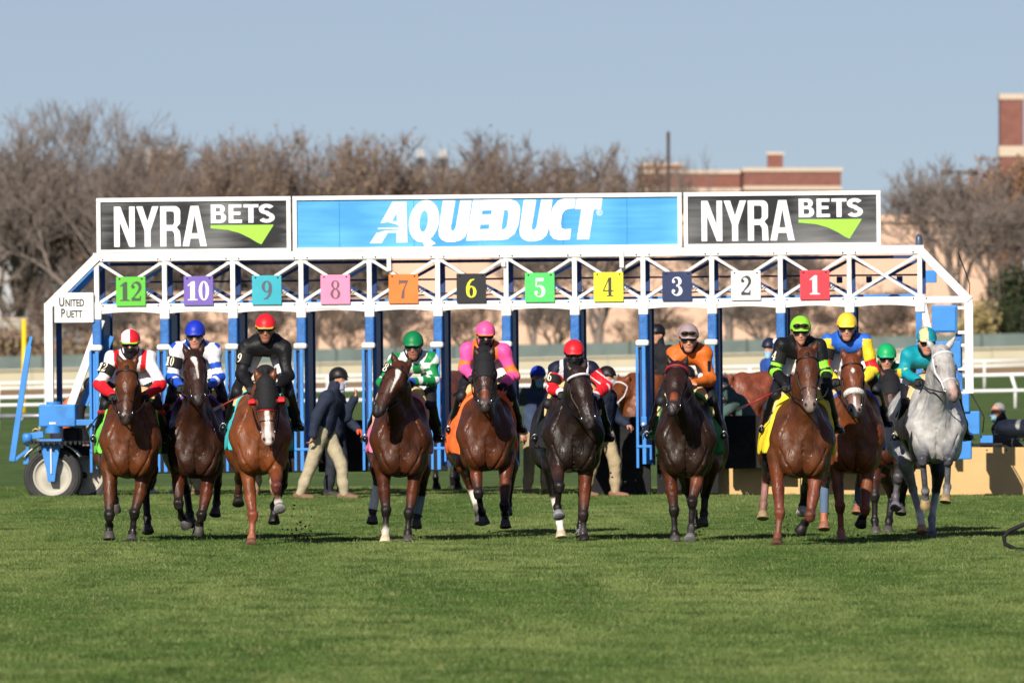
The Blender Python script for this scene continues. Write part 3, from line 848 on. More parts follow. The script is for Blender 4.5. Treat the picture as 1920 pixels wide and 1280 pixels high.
rail_fence('running_rail', 'nearer white running rail standing on the turf behind the gate', 307, [.90, .58], 106, -110, 2050, brace=True, r=.052, slope2=.008)
# pale barrier beyond the dirt track
def strip_wall(name, m, Y, h0, h1, x0, x1, seg, thick=.25, label=None, cat=None, cap=None):
    root = empty(name, (0, Y, bz(960, Y)), label, cat)
    x = x0
    while x < x1:
        xa, xb = x, min(x + seg, x1)
        A, B = bp(xa + .6, 640, Y).x, bp(xb - .6, 640, Y).x
        za, zb = gz_far(A, Y), gz_far(B, Y)
        MB().add([(A, 0, za + h0), (B, 0, zb + h0), (B, 0, zb + h1), (A, 0, za + h1), (A, thick, za + h0), (B, thick, zb + h0), (B, thick, zb + h1), (A, thick, za + h1)],
                 [(0, 1, 2, 3), (5, 4, 7, 6), (3, 2, 6, 7), (0, 4, 5, 1), (0, 3, 7, 4), (1, 5, 6, 2)]).build('panel', m, root)
        if cap is not None:
            MB().bar((A, -.02, za + h1 + .05), (B, -.02, zb + h1 + .05), .09, .3, up=(0, 1, 0)).build('coping', cap, root)
        x += seg
    return root
strip_wall('track_barrier', mat('barrier_cream', C(184, 176, 152), rough=.8, var=.06, scale=.5), 657, -.1, 1.05, -120, 2040, 180, label='low cream barrier along the far side of the dirt track', cat='barrier', cap=mat('barrier_top', C(190, 180, 160), rough=.8))
fr = strip_wall('screen_fence', mat('fence_screen', C(104, 116, 112), rough=.9, var=.18, scale=.7), 692, -.1, 1.9, -140, 2060, 110, thick=.05, label='grey green windscreen fence below the trees', cat='fence')
for k in range(21):
    X = bp(-140 + 110 * k, 640, 692).x
    MB().tube([(X, -.06, gz_far(X, 692) - .1), (X, -.06, gz_far(X, 692) + 2.0)], .05, 6).build('post', mat('fence_post', C(88, 96, 94), rough=.8), fr)

# buildings
def facade(name, label, px0, px1, py0, Y, depth, m, cat='building', zb=-1.0):
    a = bp(px0, py0, Y); b = bp(px1, py0, Y)
    root = empty(name, ((a.x + b.x) / 2, Y, bz(960, Y)), label, cat)
    w = (b.x - a.x) / 2
    return root, w, a.z - root.location.z
M_peach = mat('peach_render', C(216, 180, 156), rough=.9, var=.07, scale=.15, dirt=C(196, 160, 136), dirt_amt=.5, bump=.1)
M_brick = mat('red_brick', C(128, 84, 74), rough=.9, var=.14, scale=1.2, dirt=C(104, 70, 62), dirt_amt=.5)
M_trim = mat('stone_trim', C(196, 178, 160), rough=.85)
M_cream2 = mat('pale_block', C(176, 176, 178), rough=.9)
M_glass = mat('window_glass', C(70, 84, 98), rough=.15, spec=.6)
M_joint = mat('render_joint', C(188, 156, 134), rough=.9)
root, w, h = facade('peach_building', 'large windowless peach building behind the bare trees', 735, 1872, 417, 746, 18, M_peach)
nb_ = 9
for k in range(nb_):
    xa, xb = -w + 2 * w * k / nb_, -w + 2 * w * (k + 1) / nb_
    MB().box((xa + .02, 0, -2), (xb - .02, 18, h)).build('wall_panel', M_peach, root)
MB().box((-w - .2, -.25, h + .01), (w + .2, 18.2, h + .5)).build('parapet', M_peach, root)
MB().box((-w, .05, -2), (w, 17.9, h - .02)).build('wall_joint', M_joint, root)
root, w, h = facade('peach_annex', 'lower peach wall building at the left behind the gate', 190, 733, 556, 744, 20, M_peach)
for k in range(5):
    xa, xb = -w + 2 * w * k / 5, -w + 2 * w * (k + 1) / 5
    MB().box((xa + .02, 0, -2), (xb - .02, 12, h)).build('wall_panel', M_peach, root)
MB().box((-w - .1, -.2, h + .01), (w + .1, 12.2, h + .3)).build('coping', M_joint, root)
def brick_block(label, px0, px1, py0, Y, parts):
    root, w, h = facade('brick_building', label, px0, px1, py0, Y, 20, M_brick)
    MB().box((-w, 0, -2), (w, 20, h)).build('wall', M_brick, root)
    MB().box((-w - .15, -.15, h + .005), (w + .15, 20.1, h + .35)).build('parapet', M_trim, root)
    s = F / Y
    n = max(1, int(w * 2 / 3.2))
    for band in (2.6, 5.6):
        for k in range(n):
            X = -w + (k + .5) * 2 * w / n
            wd = MB().box((X - .7, -.06, h - band - 1.3), (X + .7, .1, h - band)).build('window', M_trim, root)
            MB().box((X - .58, -.09, h - band - 1.2), (X + .58, -.055, h - band - .1)).build('pane', M_glass, wd)
    MB().box((-w - .05, -.1, h - 1.6), (w + .05, 0.02, h - 1.25)).build('string_course', M_trim, root)
    for (a, b, c) in parts:
        A, B = bp(a, c, Y), bp(b, c, Y); X0 = root.location.x; Z0 = root.location.z
        ch = MB().box((A.x - X0, 2, h + .36), (B.x - X0, 2 + (B.x - A.x), A.z - Z0)).build('roof_house', M_brick, root)
        MB().box((A.x - X0 - .1, 1.9, A.z - Z0 + .005), (B.x - X0 + .1, 2.1 + (B.x - A.x), A.z - Z0 + .25)).build('cap_stone', M_trim, ch)
    return root
brick_block('long flat red brick building with a small roof house above the sign', 1395, 1577, 322, 1000, [(1440, 1469, 290)])
brick_block('red brick building with stone bands left of the roof house block', 1200, 1388, 326, 1010, [(1206, 1280, 310)])
root, w, h = facade('brick_tower', 'tall red brick chimney tower at the right edge', 1876, 1919, 176, 980, 6, M_brick)
for (z0, z1, m_, gx_) in ((-2, h - 5.4, M_brick, 0), (h - 5.39, h - 4.5, M_trim, .12), (h - 4.49, h - .5, M_brick, .0), (h - .49, h, M_trim, .1)):
    MB().box((-w - gx_, -gx_, z0), (w + gx_, 4 + gx_, z1)).build('trim_band' if m_ is M_trim else 'shaft', m_, root)
for i, (a, b, t, lab) in enumerate(((822, 838, 281, 'thin pale tower block far off above the trees'), (781, 797, 280, 'second pale tower block far off, left of the thin one'), (270, 342, 278, 'pale apartment block far off behind the left trees'))):
    root, w, h = facade('far_tower', lab, a, b, t, 1500, 10, M_cream2)
    MB().box((-w, 0, -2), (w, 10, h)).build('wall', M_cream2, root)
    for r_ in range(6):
        for c_ in range(max(2, int(w / 1.2))):
            X = -w + (c_ + .5) * 2 * w / max(2, int(w / 1.2)); Z = h - 1.8 - r_ * 3
            MB().box((X - .45, -.05, Z - .7), (X + .45, .05, Z + .7)).build('window', M_glass, root)
root, w, h = facade('white_house', 'low white house glimpsed behind the left trees', -10, 92, 448, 835, 10, M_cream2)
MB().box((-w, 0, -2), (w, 8, h)).build('wall', M_cream2, root)
MB().add([(-w - .3, -.3, h + .01), (w + .3, -.3, h + .01), (w + .3, 8.3, h + .01), (-w - .3, 8.3, h + .01), (-w + 1, 4, h + 1.3), (w - 1, 4, h + 1.3)], [(0, 1, 5, 4), (1, 2, 5), (2, 3, 4, 5), (3, 0, 4), (3, 2, 1, 0)]).build('roof', mat('slate_roof', C(96, 92, 92), rough=.8), root)
for k in range(3):
    MB().box((-w + 1 + k * 1.3, -.06, h - 1.6), (-w + 1.7 + k * 1.3, .05, h - .5)).build('window', M_glass, root)
root, w, h = facade('grey_shed', 'grey concrete shed beside the yellow post', -20, 52, 600, 745, 6, mat('grey_block', C(168, 160, 150), rough=.9, var=.15, scale=.6))
MB().box((-w, 0, -2), (w, 6, h)).build('wall', mat('grey_block', C(168, 160, 150)), root)
MB().box((-w - .1, -.1, h + .005), (w + .1, 6.1, h + .15)).build('roof', M_trim, root)

# poles
M_pole = mat('weathered_pole', C(74, 66, 60), rough=.9)
def pole(name, label, cat, px, py_top, Y, r, m, arms=None):
    b = bp(px, 640, Y); g = gz_far(b.x, Y); t = bp(px, py_top, Y)
    root = empty(name, (b.x, Y, g), label, cat)
    MB().tube([(0, 0, -.2), (0, 0, t.z - g)], [r, r * .75], 10).build('shaft', m, root, smooth=True)
    if arms:
        arms(root, t.z - g)
    return root
pole('utility_pole', 'tall dark wooden pole rising above the middle of the sign', 'pole', 1253, 250, 752, .15, M_pole,
     lambda r_, h_: MB().lathe([(.0, .12), (.09, .1), (.13, 0)], (0, 0, h_), (0, 0, 1), 10).build('pole_cap', M_pole, r_, smooth=True))
def lamps(r_, h_):
    MB().tube([(-.9, 0, h_ + .05), (.9, 0, h_ + .05)], .06, 6).build('crossarm', M_pole, r_)
    for s in (-1, 1):
        MB().lathe([(0, .18), (.3, .12), (.42, 0), (.40, -.16), (0, -.2)], (s * .8, 0, h_ + .05), (0, 0, 1), 14).build('lamp_head', mat('lamp_dark', C(84, 74, 64), rough=.7), r_, smooth=True)
pole('floodlight_pole', 'lamp pole with two round heads among the right trees', 'lamp pole', 1798, 324, 740, .13, M_pole, lamps)
yp = pole('yellow_post', 'tall plain yellow post left of the gate', 'post', 45, 600, 398, .095, mat('yellow_paint', C(246, 202, 18), rough=.45, var=.06, scale=2))
MB().lathe([(0, .05), (.07, .04), (.075, 0)], (0, 0, bp(45, 600, 398).z - yp.location.z), (0, 0, 1), 12).build('post_cap', mat('yellow_paint', C(246, 202, 18)), yp, smooth=True)

# trees
M_bark = mat('grey_bark', C(126, 114, 106), rough=.95, var=.25, scale=2)
M_bark2 = mat('brown_twigs', C(122, 106, 96), rough=.95, var=.25, scale=2)
def leaf_mat(name, cols):
    m = bpy.data.materials.new(name); m.use_nodes = True
    n, l = m.node_tree.nodes, m.node_tree.links; b = n['Principled BSDF']; b.inputs['Roughness'].default_value = .8; b.inputs['Specular IOR Level'].default_value = .15
    g = n.new('ShaderNodeNewGeometry'); rp = n.new('ShaderNodeValToRGB'); rp.color_ramp.interpolation = 'CONSTANT'
    for i, c in enumerate(cols):
        e = rp.color_ramp.elements[i] if i < 2 else rp.color_ramp.elements.new(i / len(cols))
        e.position = i / len(cols); e.color = (*c, 1)
    l.new(g.outputs['Random Per Island'], rp.inputs[0]); l.new(rp.outputs[0], b.inputs['Base Color'])
    return m
M_lbrown = leaf_mat('withered_leaves', [C(124, 102, 86), C(134, 112, 94), C(114, 98, 86), C(142, 118, 94), C(126, 108, 94), C(138, 126, 90)])
M_lrust = leaf_mat('rust_leaves', [C(138, 100, 76), C(126, 92, 72), C(146, 108, 80), C(118, 88, 72), C(140, 116, 80)])
M_lgreen = leaf_mat('evergreen_leaves', [C(44, 54, 36), C(54, 64, 42), C(66, 74, 48), C(38, 46, 32)])
M_lyel = leaf_mat('straw_leaves', [C(168, 152, 100), C(150, 134, 88), C(182, 166, 116), C(134, 118, 78)])
def tree_meshes(seed, height, spread, depth, leaves, leaf_m, bark, nsplit=3, lsize=.16, up=.55):
    r = random.Random(seed)
    tubes = []; tips = []
    def grow(p, d, ln, rad, lv):
        seg = 3 if lv < 3 else 2
        pts = [p]; q = p
        for i in range(seg):
            d = (d + Vector((r.gauss(0, .14), r.gauss(0, .14), r.gauss(.03, .09)))).normalized()
            q = q + d * (ln / seg); pts.append(q)
        r1 = rad * (.62 if lv else .75)
        tubes.append((pts, [rad + (r1 - rad) * i / seg for i in range(seg + 1)], 7 if lv < 2 else (4 if lv < 4 else 3)))
        if lv >= depth:
            tips.append((q, d)); return
        if lv >= depth - 2: tips.append((q, d))
        n = nsplit + (1 if r.random() < .45 else 0) if lv else nsplit + 2
        for k in range(n):
            base = pts[-1] if k < 2 or lv == 0 and k < 3 else pts[r.randint(1, len(pts) - 1)]
            ax = Vector((r.gauss(0, 1), r.gauss(0, 1), r.gauss(0, .5))).normalized()
            nd = (d * (1.0) + ax * r.uniform(.45, .95) * spread + Vector((0, 0, up * .4))).normalized()
            grow(base, nd, ln * r.uniform(.62, .86), max(r1 * r.uniform(.55, .8), .018), lv + 1)
    trunk_l = height * .20
    grow(Vector((0, 0, -.3)), Vector((0, 0, 1)), trunk_l, height * .021, 0)
    tr, cr_ = MB(), MB()
    for i, (pts, rs, n) in enumerate(tubes):
        (tr if i == 0 else cr_).tube(pts, rs, n, cap=False)
    top = max(p.z for pts, _, _ in tubes for p in pts); sc = height / top
    lf = MB()
    for (q, d) in tips:
        for _ in range(leaves):
            if leaves == 1 and r.random() < .5: continue
            c = q - d * r.uniform(0, .5) + Vector((r.gauss(0, .12), r.gauss(0, .12), r.gauss(0, .12)))
            a = Vector((r.gauss(0, 1), r.gauss(0, 1), r.gauss(0, 1))).normalized() * lsize * r.uniform(.6, 1.2); b = a.orthogonal().normalized() * lsize * .55
            lf.add([c - a * .5 - b * .1, c + b * .5, c + a * .6, c - b * .5], [(0, 1, 2, 3)])
    out = []
    for nm, mb, m_ in (('trunk', tr, bark), ('branches', cr_, bark), ('leaves', lf, leaf_m)):
        if not mb.v: continue
        me = bpy.data.meshes.new(nm); me.from_pydata([(x * sc, y * sc, z * sc) for x, y, z in mb.v], [], mb.f); me.materials.append(m_)
        if nm != 'leaves': me.polygons.foreach_set('use_smooth', np.full(len(me.polygons), True))
        out.append((nm, me))
    return out
TV = {
 'tall': tree_meshes(11, 18, 1.0, 6, 0, M_lbrown, M_bark), 'tall2': tree_meshes(12, 18, 1.1, 6, 0, M_lbrown, M_bark),
 'brown': tree_meshes(13, 16, 1.15, 6, 1, M_lbrown, M_bark2, lsize=.2), 'brown2': tree_meshes(14, 16, 1.2, 6, 1, M_lbrown, M_bark2, lsize=.2),
 'bare': tree_meshes(15, 15, 1.2, 6, 0, M_lbrown, M_bark), 'rust': tree_meshes(16, 14, 1.2, 6, 2, M_lrust, M_bark2, lsize=.22),
}
def plant(kind, label, px, py_top, Y, rz, H0, cat='tree', name='bare_tree', group=None, wide=1.0):
    b = bp(px, 640, Y); g = gz_far(b.x, Y); hgt = bp(px, py_top, Y).z - g
    root = empty(name, (b.x, Y, g), label, cat, group, rz)
    sc = hgt / H0
    root.scale = (sc * wide, sc * wide, sc)
    for nm, me in TV[kind]:
        link(bpy.data.objects.new(nm, me), root)
    return root
GT = 'bare autumn trees beyond the fence'
LT = 'bare brown autumn tree in the dense row beyond the fence'
rt = random.Random(5)
ORD = ['first', 'second', 'third', 'fourth', 'fifth', 'sixth', 'seventh', 'eighth', 'ninth', 'tenth', 'eleventh', 'twelfth']
def tree_label(i, n, rowname):
    if i < n // 2: return 'bare brown tree, %s from the left edge in the %s row' % (ORD[i], rowname)
    return 'bare brown tree, %s from the right end of the %s row' % (ORD[n - 1 - i], rowname)
row = [(-30, 205), (30, 190), (85, 182), (150, 184), (205, 186), (262, 202), (318, 242), (372, 240), (436, 232), (492, 238), (548, 226), (606, 240), (660, 246), (716, 242), (764, 250), (842, 292), (902, 264), (955, 238), (1015, 243), (1072, 262), (1120, 268), (1178, 280)]
for i, (x, t) in enumerate(row):
    k = 'tall' if x < 300 else 'brown'
    if i % 2: k += '2'
    plant(k, tree_label(i, len(row), 'tall back'), x, t, 782 + rt.uniform(-8, 30), rt.uniform(0, 6.28), 18 if k.startswith('tall') else 16, group=GT, wide=.9 if x < 300 else .8)
row2 = [(40, 300), (160, 300), (280, 310), (345, 290), (405, 285), (462, 295), (520, 280), (578, 290), (632, 288), (690, 295), (740, 300), (795, 305), (870, 320), (930, 300), (985, 290), (1045, 300), (1095, 305), (1150, 310), (1190, 325)]
row2 = row2[:3] + row2[3::2]
for i, (x, t) in enumerate(row2):
    plant('brown' if i % 2 else 'brown2', tree_label(i, len(row2), 'lower far'), x, t, 815 + rt.uniform(-8, 16), rt.uniform(0, 6.28), 16, group=GT, wide=.95)
for (k, x, t, Y, lab, wd) in (
    ('tall', 240, 420, 725, 'dark bare tree with thick trunk behind the left stalls', 1.0),
    ('bare', 590, 440, 727, 'bare tree with crooked limbs in front of the lower peach wall', 1.0),
    ('bare', 1122, 400, 722, 'bare tree with a leaning trunk against the peach building', 1.1),
    ('bare', 1368, 400, 726, 'bare tree with a forked trunk right of the middle of the gate', 1.0),
    ('bare', 1000, 430, 728, 'slim bare tree behind the stall numbered five', .8),
    ('bare', 1500, 440, 729, 'slim bare tree behind the stall numbered two', .8),
    ('bare', 1796, 285, 728, 'large bare tree at the right with limbs spread before the peach wall', .95),
    ('tall2', 1325, 268, 960, 'thin bare tree rising above the brick building', .55),
    ('tall', 1280, 290, 955, 'smaller thin bare tree above the brick building', .5),
    ('rust', 1925, 285, 745, 'rust brown leafy tree at the right edge below the tower', .7),
    ('bare', 1872, 330, 720, 'bare tree crossing the rust tree at the right edge', .9),
    ('tall2', 1700, 300, 905, 'thin grey tree behind the right end of the peach building', .6)):
    plant(k, lab, x, t, Y, rt.uniform(0, 6.28), {'tall': 18, 'tall2': 18, 'bare': 15, 'rust': 14}[k], wide=wd)
TH = [(95, 520, 'left of the maker plate'), (215, 545, 'by the end post'), (350, 540, 'behind the stall of number ten'), (480, 548, 'behind the stall of number nine'), (640, 535, 'behind the stall of number eight'), (745, 545, 'behind the stall of number seven'), (880, 540, 'behind the stall of number six'), (1040, 550, 'behind the stall of number five'), (1250, 540, 'behind the stall of number three'), (1430, 548, 'behind the stall of number two'), (1530, 530, 'behind the stall of number one'), (1640, 525, 'behind the last stall'), (1690, 540, 'behind the right end of the gate')]
for i, (x, t, wh) in enumerate(TH):
    plant('bare' if i % 2 else 'brown', 'small bare thicket tree growing behind the fence ' + wh, x, t, 712 + rt.uniform(-3, 8), rt.uniform(0, 6.28), 15 if i % 2 else 16, group='thicket trees behind the fence', wide=1.5)
# shrubs
def shrub_meshes(seed, m, n, rx, rz, ls):
    r = random.Random(seed); lf = MB(); st = MB()
    for k in range(14):
        a = r.uniform(0, 6.28); st.tube([(0, 0, -.1), (math.cos(a) * rx * .4, math.sin(a) * rx * .3, rz * .8), (math.cos(a) * rx * .75, math.sin(a) * rx * .5, rz * r.uniform(1.2, 1.8))], [.05, .03, .012], 4, cap=False)
    lobes = [(r.uniform(-.6, .6) * rx, r.uniform(-.4, .4) * rx, r.uniform(.5, 1.3) * rz, r.uniform(.3, .55)) for _ in range(9)]
    for _ in range(n):
        lx, ly, lz, lr = r.choice(lobes)
        v = Vector((r.gauss(0, 1), r.gauss(0, 1), r.gauss(0, 1))).normalized() * (r.random() ** .4)
        c = Vector((lx + v.x * rx * lr, ly + v.y * rx * lr, max(lz + v.z * rz * lr * 1.3, 0)))
        a = Vector((r.gauss(0, 1), r.gauss(0, 1), r.gauss(0, 1))).normalized() * ls * r.uniform(.6, 1.3); b = a.orthogonal().normalized() * ls * .5
        lf.add([c - a * .5, c + b * .5, c + a * .6, c - b * .5], [(0, 1, 2, 3)])
    out = []
    for nm, mb, m_ in (('stems', st, M_bark2), ('foliage', lf, m)):
        me = bpy.data.meshes.new(nm); me.from_pydata(mb.v, [], mb.f); me.materials.append(m_); out.append((nm, me))
    return out
TV['shrub'] = shrub_meshes(1, M_lbrown, 1500, 2.0, 1.3, .2); TV['shrub2'] = shrub_meshes(2, M_lbrown, 1300, 2.4, 1.2, .2)
TV['ever'] = shrub_meshes(3, M_lgreen, 3500, 1.8, 2.6, .26); TV['straw'] = shrub_meshes(4, M_lyel, 2200, 1.6, 1.4, .2)
SH = [(-20, 575, 'left of the yellow post'), (70, 590, 'behind the left end leg of the gate'), (150, 585, 'below the maker plate'), (262, 604, 'behind the stall of number twelve'), (405, 612, 'behind the stall of number ten'), (520, 608, 'behind the stall of number nine'), (770, 612, 'behind the stall of number seven'), (905, 615, 'behind the stall of number six'), (1170, 606, 'behind the stall of number four'), (1300, 608, 'behind the stall of number three'), (1545, 590, 'behind the stall of number one'), (1650, 596, 'behind the last unnumbered stall'), (1700, 580, 'behind the right end post')]
for i, (x, t, wh) in enumerate(SH):
    plant('shrub' if i % 2 else 'shrub2', 'withered brown shrub ' + wh, x, t, 705 + rt.uniform(-3, 6), rt.uniform(0, 6.28), 2.6, 'shrub', 'withered_shrub', 'withered shrubs behind the fence')
plant('ever', 'dark evergreen bush at the right edge before the peach wall', 1892, 468, 712, 0.4, 5.2, 'bush', 'evergreen_bush', wide=1.15)
plant('ever', 'smaller dark evergreen bush in front of the large one', 1912, 540, 708, 2.4, 5.2, 'bush', 'evergreen_bush')
plant('straw', 'straw yellow bush right of the gate behind the fence', 1832, 545, 706, 1.0, 2.8, 'bush', 'straw_bush', wide=.9)

# pipe barrier with curved legs on the turf at the left
pr = empty('pipe_barrier', (bp(90, 640, 213).x, 213, 0), 'low grey pipe barrier with curved legs left of the gate', 'barrier')
M_pipe = mat('grey_pipe', C(150, 152, 158), rough=.4, metal=.5)
hb = bp(90, 780, 213).z
MB().tube([(-1.1, 0, hb), (1.3, 0, hb + .02)], .045, 8).build('rail_bar', M_pipe, pr, smooth=True)
for k in range(5):
    X = -.9 + k * .45
    MB().tube([(X, 0, hb), (X - .03, -.02, hb - .05), (X - .14, -.05, hb - .16), (X - .18, -.05, hb - .35), (X - .18, -.05, -.05)], .028, 7).build('curved_leg', mat('grey_pipe', C(150, 152, 158)), pr, smooth=True)
# ------------------------------------------------------------------ people
M_body = mat('skin_and_body', (1, 1, 1), rough=0.5, spec=0.35, var=0.06, scale=30, attr=True)
M_silk = mat('racing_silk', (1, 1, 1), rough=0.55, spec=0.3, var=0.05, scale=10, bump=0.4, bscale=26, attr=True)
M_shell = mat('helmet_cover', (1, 1, 1), rough=0.45, spec=0.35, var=0.05, scale=10, bump=0.1, bscale=30, attr=True)
M_lens = mat('goggle_lens', C(10, 9, 10), rough=0.06, spec=0.8)
M_boot = mat('boot_leather', C(15, 15, 17), rough=0.3, spec=0.5, var=0.2, bump=.2)
M_glove = mat('black_glove', C(24, 24, 26), rough=0.7)
M_gaiter = mat('black_gaiter', C(20, 20, 23), rough=0.85, bump=.3)
M_bluemask = mat('blue_mask', C(150, 195, 215), rough=0.8)
M_greymask = mat('grey_mask', C(170, 172, 190), rough=0.85, bump=.3)
M_breech = mat('white_breeches', C(222, 222, 226), rough=0.65, bump=.3, bscale=18)
def fabric(name, col):
    return mat('fabric_' + name, col, rough=0.85, var=0.12, scale=9, bump=0.7, bscale=15)

def nrm(v):
    v = np.array(v, float); return v / np.linalg.norm(v)

def hand_prims(wr, d, palm_n, side, curl, col, g=0.0):
    """palm, four unequal curled fingers and a thumb that leaves the side of the palm"""
    d = nrm(d); pn = np.array(palm_n, float); pn = nrm(pn - d * (pn @ d)); lat = np.cross(d, pn)
    pc = wr + d * .05
    B = np.array([lat, d, pn])
    out = [Ell(pc, (.040 + g, .050 + g, .020 + g), .012, col, B, 'hand')]
    for i, ln in enumerate((.036, .042, .039, .030)):
        b0 = wr + d * .088 + lat * ((i - 1.5) * .021)
        d1 = nrm(d * math.cos(curl) + pn * math.sin(curl)); d2 = nrm(d * math.cos(2.1 * curl) + pn * math.sin(2.1 * curl))
        b1 = b0 + d1 * ln; b2 = b1 + d2 * ln * .9
        out += [Cone(b0, b1, .0098 + g, .0090 + g, .004, col, col, tag='hand'), Cone(b1, b2, .0090 + g, .0080 + g, .004, col, col, tag='hand')]
    t0 = wr + d * .03 + lat * side * .032; t1 = t0 + nrm(lat * side * .7 + d * .7 + pn * .3) * .040
    t2 = t1 + nrm(d * .6 + pn * .8 * min(curl + .2, 1)) * .032
    out += [Cone(t0, t1, .014 + g, .0115 + g, .006, col, col, tag='hand'), Cone(t1, t2, .0115 + g, .009 + g, .004, col, col, tag='hand')]
    return out

def figure(root, J, skin=C(206, 150, 122), f=(0, -1, 0), up=(0, 0, 1), bulk=1.0, h=.012, under=C(40, 40, 44), curl=1.2, grip=None, palm_n=(0, 0, -1)):
    """one continuous body; returns its parts by tag so that clothing can follow it"""
    J = {k: np.array(v, float) for k, v in J.items()}
    f = nrm(f); up = np.array(up, float); up = nrm(up - f * (up @ f)); r = np.cross(f, up)
    if r[0] * 1 < 0 and abs(r[0]) > .5: r = -r
    P = []
    un = np.array(under)
    cc = lambda a, b, ra, rb, k, tag, ca=un, sx=1.0: P.append(Cone(a, b, ra * bulk, rb * bulk, k, ca, ca, sx, tag))
    ax = nrm(J['shR'] - J['shL'])
    for s in (-1, 1):
        cc(J['chest'] + ax * s * .065, J['pelvis'] + ax * s * .055, .105, .10, .06, 'torso')
    for s, q in ((-1, 'L'), (1, 'R')):
        cc(J['chest'] + ax * s * .05, J['sh' + q], .085, .065, .05, 'sh' + q)
        cc(J['sh' + q], J['el' + q], .055, .043, .03, 'ua' + q)
        cc(J['el' + q], J['wr' + q], .042, .029, .025, 'fa' + q)
        hd = J['wr' + q] - J['el' + q]
        if grip is not None: hd = np.array(grip) * (1, 1, 1)
        P.extend(hand_prims(J['wr' + q], hd, palm_n, -s, curl, np.array(skin)))
        hip = J['pelvis'] + ax * s * .09 if 'hip' + q not in J else J['hip' + q]
        cc(hip, J['kn' + q], .092, .060, .05, 'th' + q)
        cc(J['kn' + q], J['an' + q] * .65 + J['kn' + q] * .35, .057, .050, .03, 'ca' + q)
        cc(J['an' + q] * .65 + J['kn' + q] * .35, J['an' + q], .050, .036, .03, 'sk' + q)
        cc(J['an' + q] + (0, 0, -.03), J['to' + q], .036, .024, .02, 'ft' + q)
        hl = J['an' + q] - nrm(J['to' + q] - J['an' + q]) * .05 + np.array((0, 0, -.045))
        cc(J['an' + q], hl, .034, .034, .02, 'ft' + q)
    c = J['head']; sk = np.array(skin)
    B = np.array([r, f, up])
    cc(J['chest'] * .6 + J['neck'] * .4, c - up * .05 - f * .01, .062, .056, .04, 'neck', sk)
    P.append(Ell(c, (.074, .094, .105), .03, sk, B, 'head'))
    P.append(Cone(c + f * .036 - up * .03, c + f * .056 - up * .094, .063, .045, .03, sk, sk, 1, 'head'))
    P.append(Cone(c + f * .088 + up * .002, c + f * .106 - up * .030, .008, .012, .008, sk * 1.08, sk * 1.05, 1, 'head'))
    P.append(Ell(c + f * .094 - up * .064, (.024, .013, .0085), .006, np.array(C(150, 78, 74)), B, 'head'))
    for s in (-1, 1):
        P.append(Ell(c + r * s * .076 - up * .01, (.012, .022, .032), .01, sk * .9, B, 'head'))
        P.append(Ell(c + f * .082 + r * s * .032 + up * .008, (.014, .010, .007), .004, np.array(C(40, 30, 28)), B, 'head'))
        P.append(Ell(c + f * .088 + r * s * .034 + up * .028, (.020, .008, .005), .006, sk * .35, B, 'head'))
    sdf_obj('body', P, h, M_body, root, colf='blend')
    return P, (c, f, up, r, B)

def wear(name, root, P, tags, grow, m, h=.012, k=.03, colf=None, clip=None, extra=(), wr=.003):
    pr = [p.grown(grow, max(p.k, k)) for p in P if p.tag in tags] + list(extra)
    cf = None
    if colf is not None:
        def cf(V):
            i, t = nearest(pr, V)
            tg = np.array([p.tag or '' for p in pr])[i]
            return colf(V, tg, t)
    return sdf_obj(name, pr, h, m, root, clip=clip, colf=cf, wr=wr)

def helmet(root, Hd, colf, m=M_shell, brim=True, big=1.0, name='helmet', h=.0085):
    c, f, up, r, B = Hd
    hc = c + up * .035
    pr = [Ell(hc, (.108 * big, .128 * big, .122 * big), .02, None, B, 'shell')]
    if brim: pr.append(Ell(c + f * .105 + up * .036, (.086 * big, .036, .011), .02, None, B, 'brim'))
    def clip(x, y, z):
        a = (x - c[0]) * up[0] + (y - c[1]) * up[1] + (z - c[2]) * up[2]
        b = (x - c[0]) * f[0] + (y - c[1]) * f[1] + (z - c[2]) * f[2]
        return .030 - a - np.minimum(b, .06) * -.55 - .03
    def cf(V):
        q = V - hc
        return colf(q @ r, q @ f, q @ up)
    o = sdf_obj(name, pr, h, m, root, clip=clip, colf=cf)
    return o

def goggles(root, Hd, frame=C(30, 30, 32), raised=False):
    c, f, up, r, B = Hd
    uo = .085 if raised else .012
    fo = .104 if raised else .080
    ctr = c + f * fo + up * uo
    pr = [Ell(ctr + r * s * .034, (.041, .030, .024), .015, None, B) for s in (-1, 1)]
    sdf_obj('goggles', pr, .008, M_lens, root)
    pts = []
    for i in range(21):
        a = math.radians(-118 + 236 * i / 20)
        pts.append(c + up * (uo + .02) + r * math.sin(a) * .105 + f * (math.cos(a) * (.12 if not raised else .135) - .0))
    fr = MB()
    for s in (-1, 1):
        rim = [ctr + r * (s * .034 + .044 * math.cos(a)) + up * (.025 * math.sin(a)) + f * (.026 - .012 * abs(math.cos(a))) for a in [2 * math.pi * j / 14 for j in range(15)]]
        fr.tube(rim, .006, 5)
    fr.build('goggle_frame', mat('goggle_frame_%d' % int(sum(frame) * 1000), frame, rough=.4), root, smooth=True)

